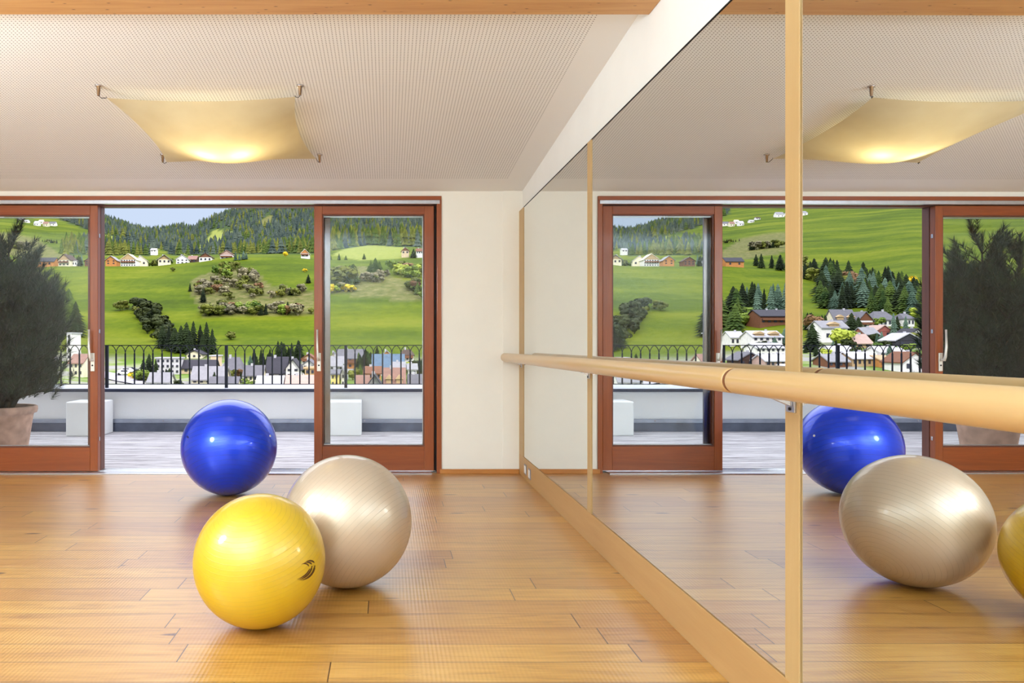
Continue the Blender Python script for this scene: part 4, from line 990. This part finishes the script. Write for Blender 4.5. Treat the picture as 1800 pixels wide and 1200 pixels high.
# ---- the part of the village seen in the mirror
house('wide dark roofed chalet at the top of the mirrored village', -27, 40, 572, 28, 'dslate', 'brown', 'x', win=(6, 1), balcony=True, rfrac=.4, name='chalet', chimney=2)
house('long white house with two small gables in the mirror', 0, 56, 610, 28, 'lgrey', 'white', 'x', win=(5, 2), rfrac=.35, dormers=2)
house('white cottage left of the twin gabled house in the mirror', 66, 94, 608, 25, 'lgrey', 'white', 'x', win=(3, 1), rfrac=.38)
house('white apartment house just below the twin gabled one in the mirror', -4, 52, 628, 24, 'lgrey', 'white', 'x', win=(6, 2), rfrac=.3)
house('dark wooden chalet with pointed gable above the barre in the mirror', 38, 84, 646, 26, 'slate', 'dbrown', 'y', gable='dbrown', win=(3, 1), name='chalet')
house('long low house with pale roof right of the dark chalet in the mirror', -20, 38, 646, 22, 'lgrey', 'pink', 'x', win=(6, 1), rfrac=.45)
house('big white gabled house next to the bright divider in the mirror', -126, -76, 602, 38, 'grey', 'white', 'x', win=(2, 1), rfrac=.3, dormers=1)
house('slate roofed house with dormer at the edge of the wood in the mirror', -144, -102, 580, 36, 'slate', 'cream', 'x', win=(4, 1), rfrac=.55, dormers=2)
house('chalet with brown triangular gable at the edge of the wood in the mirror', -172, -142, 580, 32, 'slate', 'white', 'y', gable='brown', balcony=True, win=(3, 1), name='chalet')
house('large white house under a broad hipped grey roof in the mirror', -214, -172, 574, 28, 'slate', 'white', 'hip', win=(5, 1), rfrac=.55)
house('small square white house with pyramid roof in the mirror', -246, -224, 574, 24, 'slate', 'white', 'hip', win=(3, 1), rfrac=.4)
house('reddish wooden barn in the mirrored village', -206, -172, 594, 22, 'pink', 'red', 'y', gable='red', win=(2, 1), name='barn')
house('dark red house with grey roof left of the reddish barn', -182, -154, 598, 22, 'grey', 'red', 'x', win=(2, 1), rfrac=.5)
house('low house with pink tiled roof in the middle of the mirrored village', -168, -136, 612, 24, 'pink', 'tan', 'x', win=(2, 1), rfrac=.6)
house('dark gabled house with pale roof at the door post in the mirror', -256, -206, 612, 26, 'lgrey', 'dslate', 'y', gable='dslate', win=(2, 1))
house('white house with steep dark gable by the door post in the mirror', -262, -232, 600, 22, 'dslate', 'white', 'y', win=(1, 1))
house('row house with pale roof and tan walls behind the mirrored railing', -174, -126, 644, 24, 'lav', 'tan', 'x', win=(5, 1), rfrac=.4)
house('small orange house behind the mirrored railing', -202, -176, 646, 20, 'tan', 'orange', 'x', win=(3, 1), rfrac=.35)
house('brown roofed house with white wall by the mirrored door post', -262, -214, 654, 34, 'brown', 'white', 'y', win=(2, 1))
house('low slate roofed house beside the mirrored railing post', -124, -84, 646, 22, 'grey', 'brown', 'x', win=(4, 1), rfrac=.5)
house('white house between pale roofs behind the mirrored railing', -226, -176, 630, 20, 'lav', 'white', 'x', win=(4, 1), rfrac=.45)
house('white house with lilac roof above the mirrored railing post', -136, -92, 626, 18, 'lav', 'white', 'x', win=(4, 1), rfrac=.5)
house('white house furthest left in the lower mirrored village', -30, 2, 664, 22, 'lav', 'white', 'x', win=(3, 1), rfrac=.5)
# ---- village road and cars
rd = MB()
P = []
for i in range(15):
    u = 168 + i * 6; Yr = 214 - i * 2.0; X = (u - U0) * Yr / F; P.append((X, Yr, gz(X, Yr) + .25)); X2 = (u - U0) * (Yr - 22) / F; P.append((X2, Yr - 22, gz(X2, Yr - 22) + .25))
rd.poly(P, [(2 * i, 2 * i + 2, 2 * i + 3, 2 * i + 1) for i in range(14)])
rd.build('village_road', plain('asphalt', (176, 172, 184), .9), kind='structure')
def car(u, Y, colr, rz, lab):
    X = (u - U0) * Y / F; c = empty('car', (X, Y, gz(X, Y) + .3), rz, lab, 'car', 'cars on the village car park')
    b = MB(); prof = [(-2.1, .35), (-2.1, .8), (-1.3, .95), (-.8, 1.42), (.9, 1.45), (1.6, .95), (2.1, .9), (2.1, .35)]
    n = len(prof); b.poly([(x, -.85, z) for x, z in prof] + [(x, .85, z) for x, z in prof], [tuple(range(n)), tuple(range(2 * n - 1, n - 1, -1))] + [(i, i + n, (i + 1) % n + n, (i + 1) % n) for i in range(n)])
    b.build('body', plain('car_' + lab.split()[0], colr, .3), c)
    w = MB(); w.box(-.75, .9, -.87, .87, .95, 1.32); w.build('window', M_win, c)
    for x in (-1.3, 1.3):
        for y in (-.85, .85):
            t = MB(); t.tube([(x, y - .1, .32), (x, y + .1, .32)], .32, 12); t.build('wheel', M_black, c)
car(222, 203, (240, 240, 244), .1, 'white car parked beside the village road')
car(229, 206, (60, 64, 78), .05, 'dark car parked beside the village road')
car(219, 196, (236, 236, 240), .15, 'silver-white car standing nearer on the village road')

# ---- labels: tell the members of small groups apart by their order in the photo
ORD = ['leftmost', 'second from left', 'third from left', 'fourth from left', 'fifth from left', 'sixth from left', 'seventh from left', 'eighth from left', 'ninth from left', 'tenth from left', 'eleventh from left', 'twelfth from left']
byl = {}
for o in COL.objects:
    if o.parent is None and 'label' in o: byl.setdefault(o['label'], []).append(o)
for lab, L in byl.items():
    if 2 <= len(L) <= 12:
        L.sort(key=lambda o: o.location.x / max(o.location.y, .1), reverse='mirror' in lab)
        for i, o in enumerate(L):
            t = ('rightmost' if i == len(L) - 1 else ORD[i]); o['label'] = t + ', ' + lab
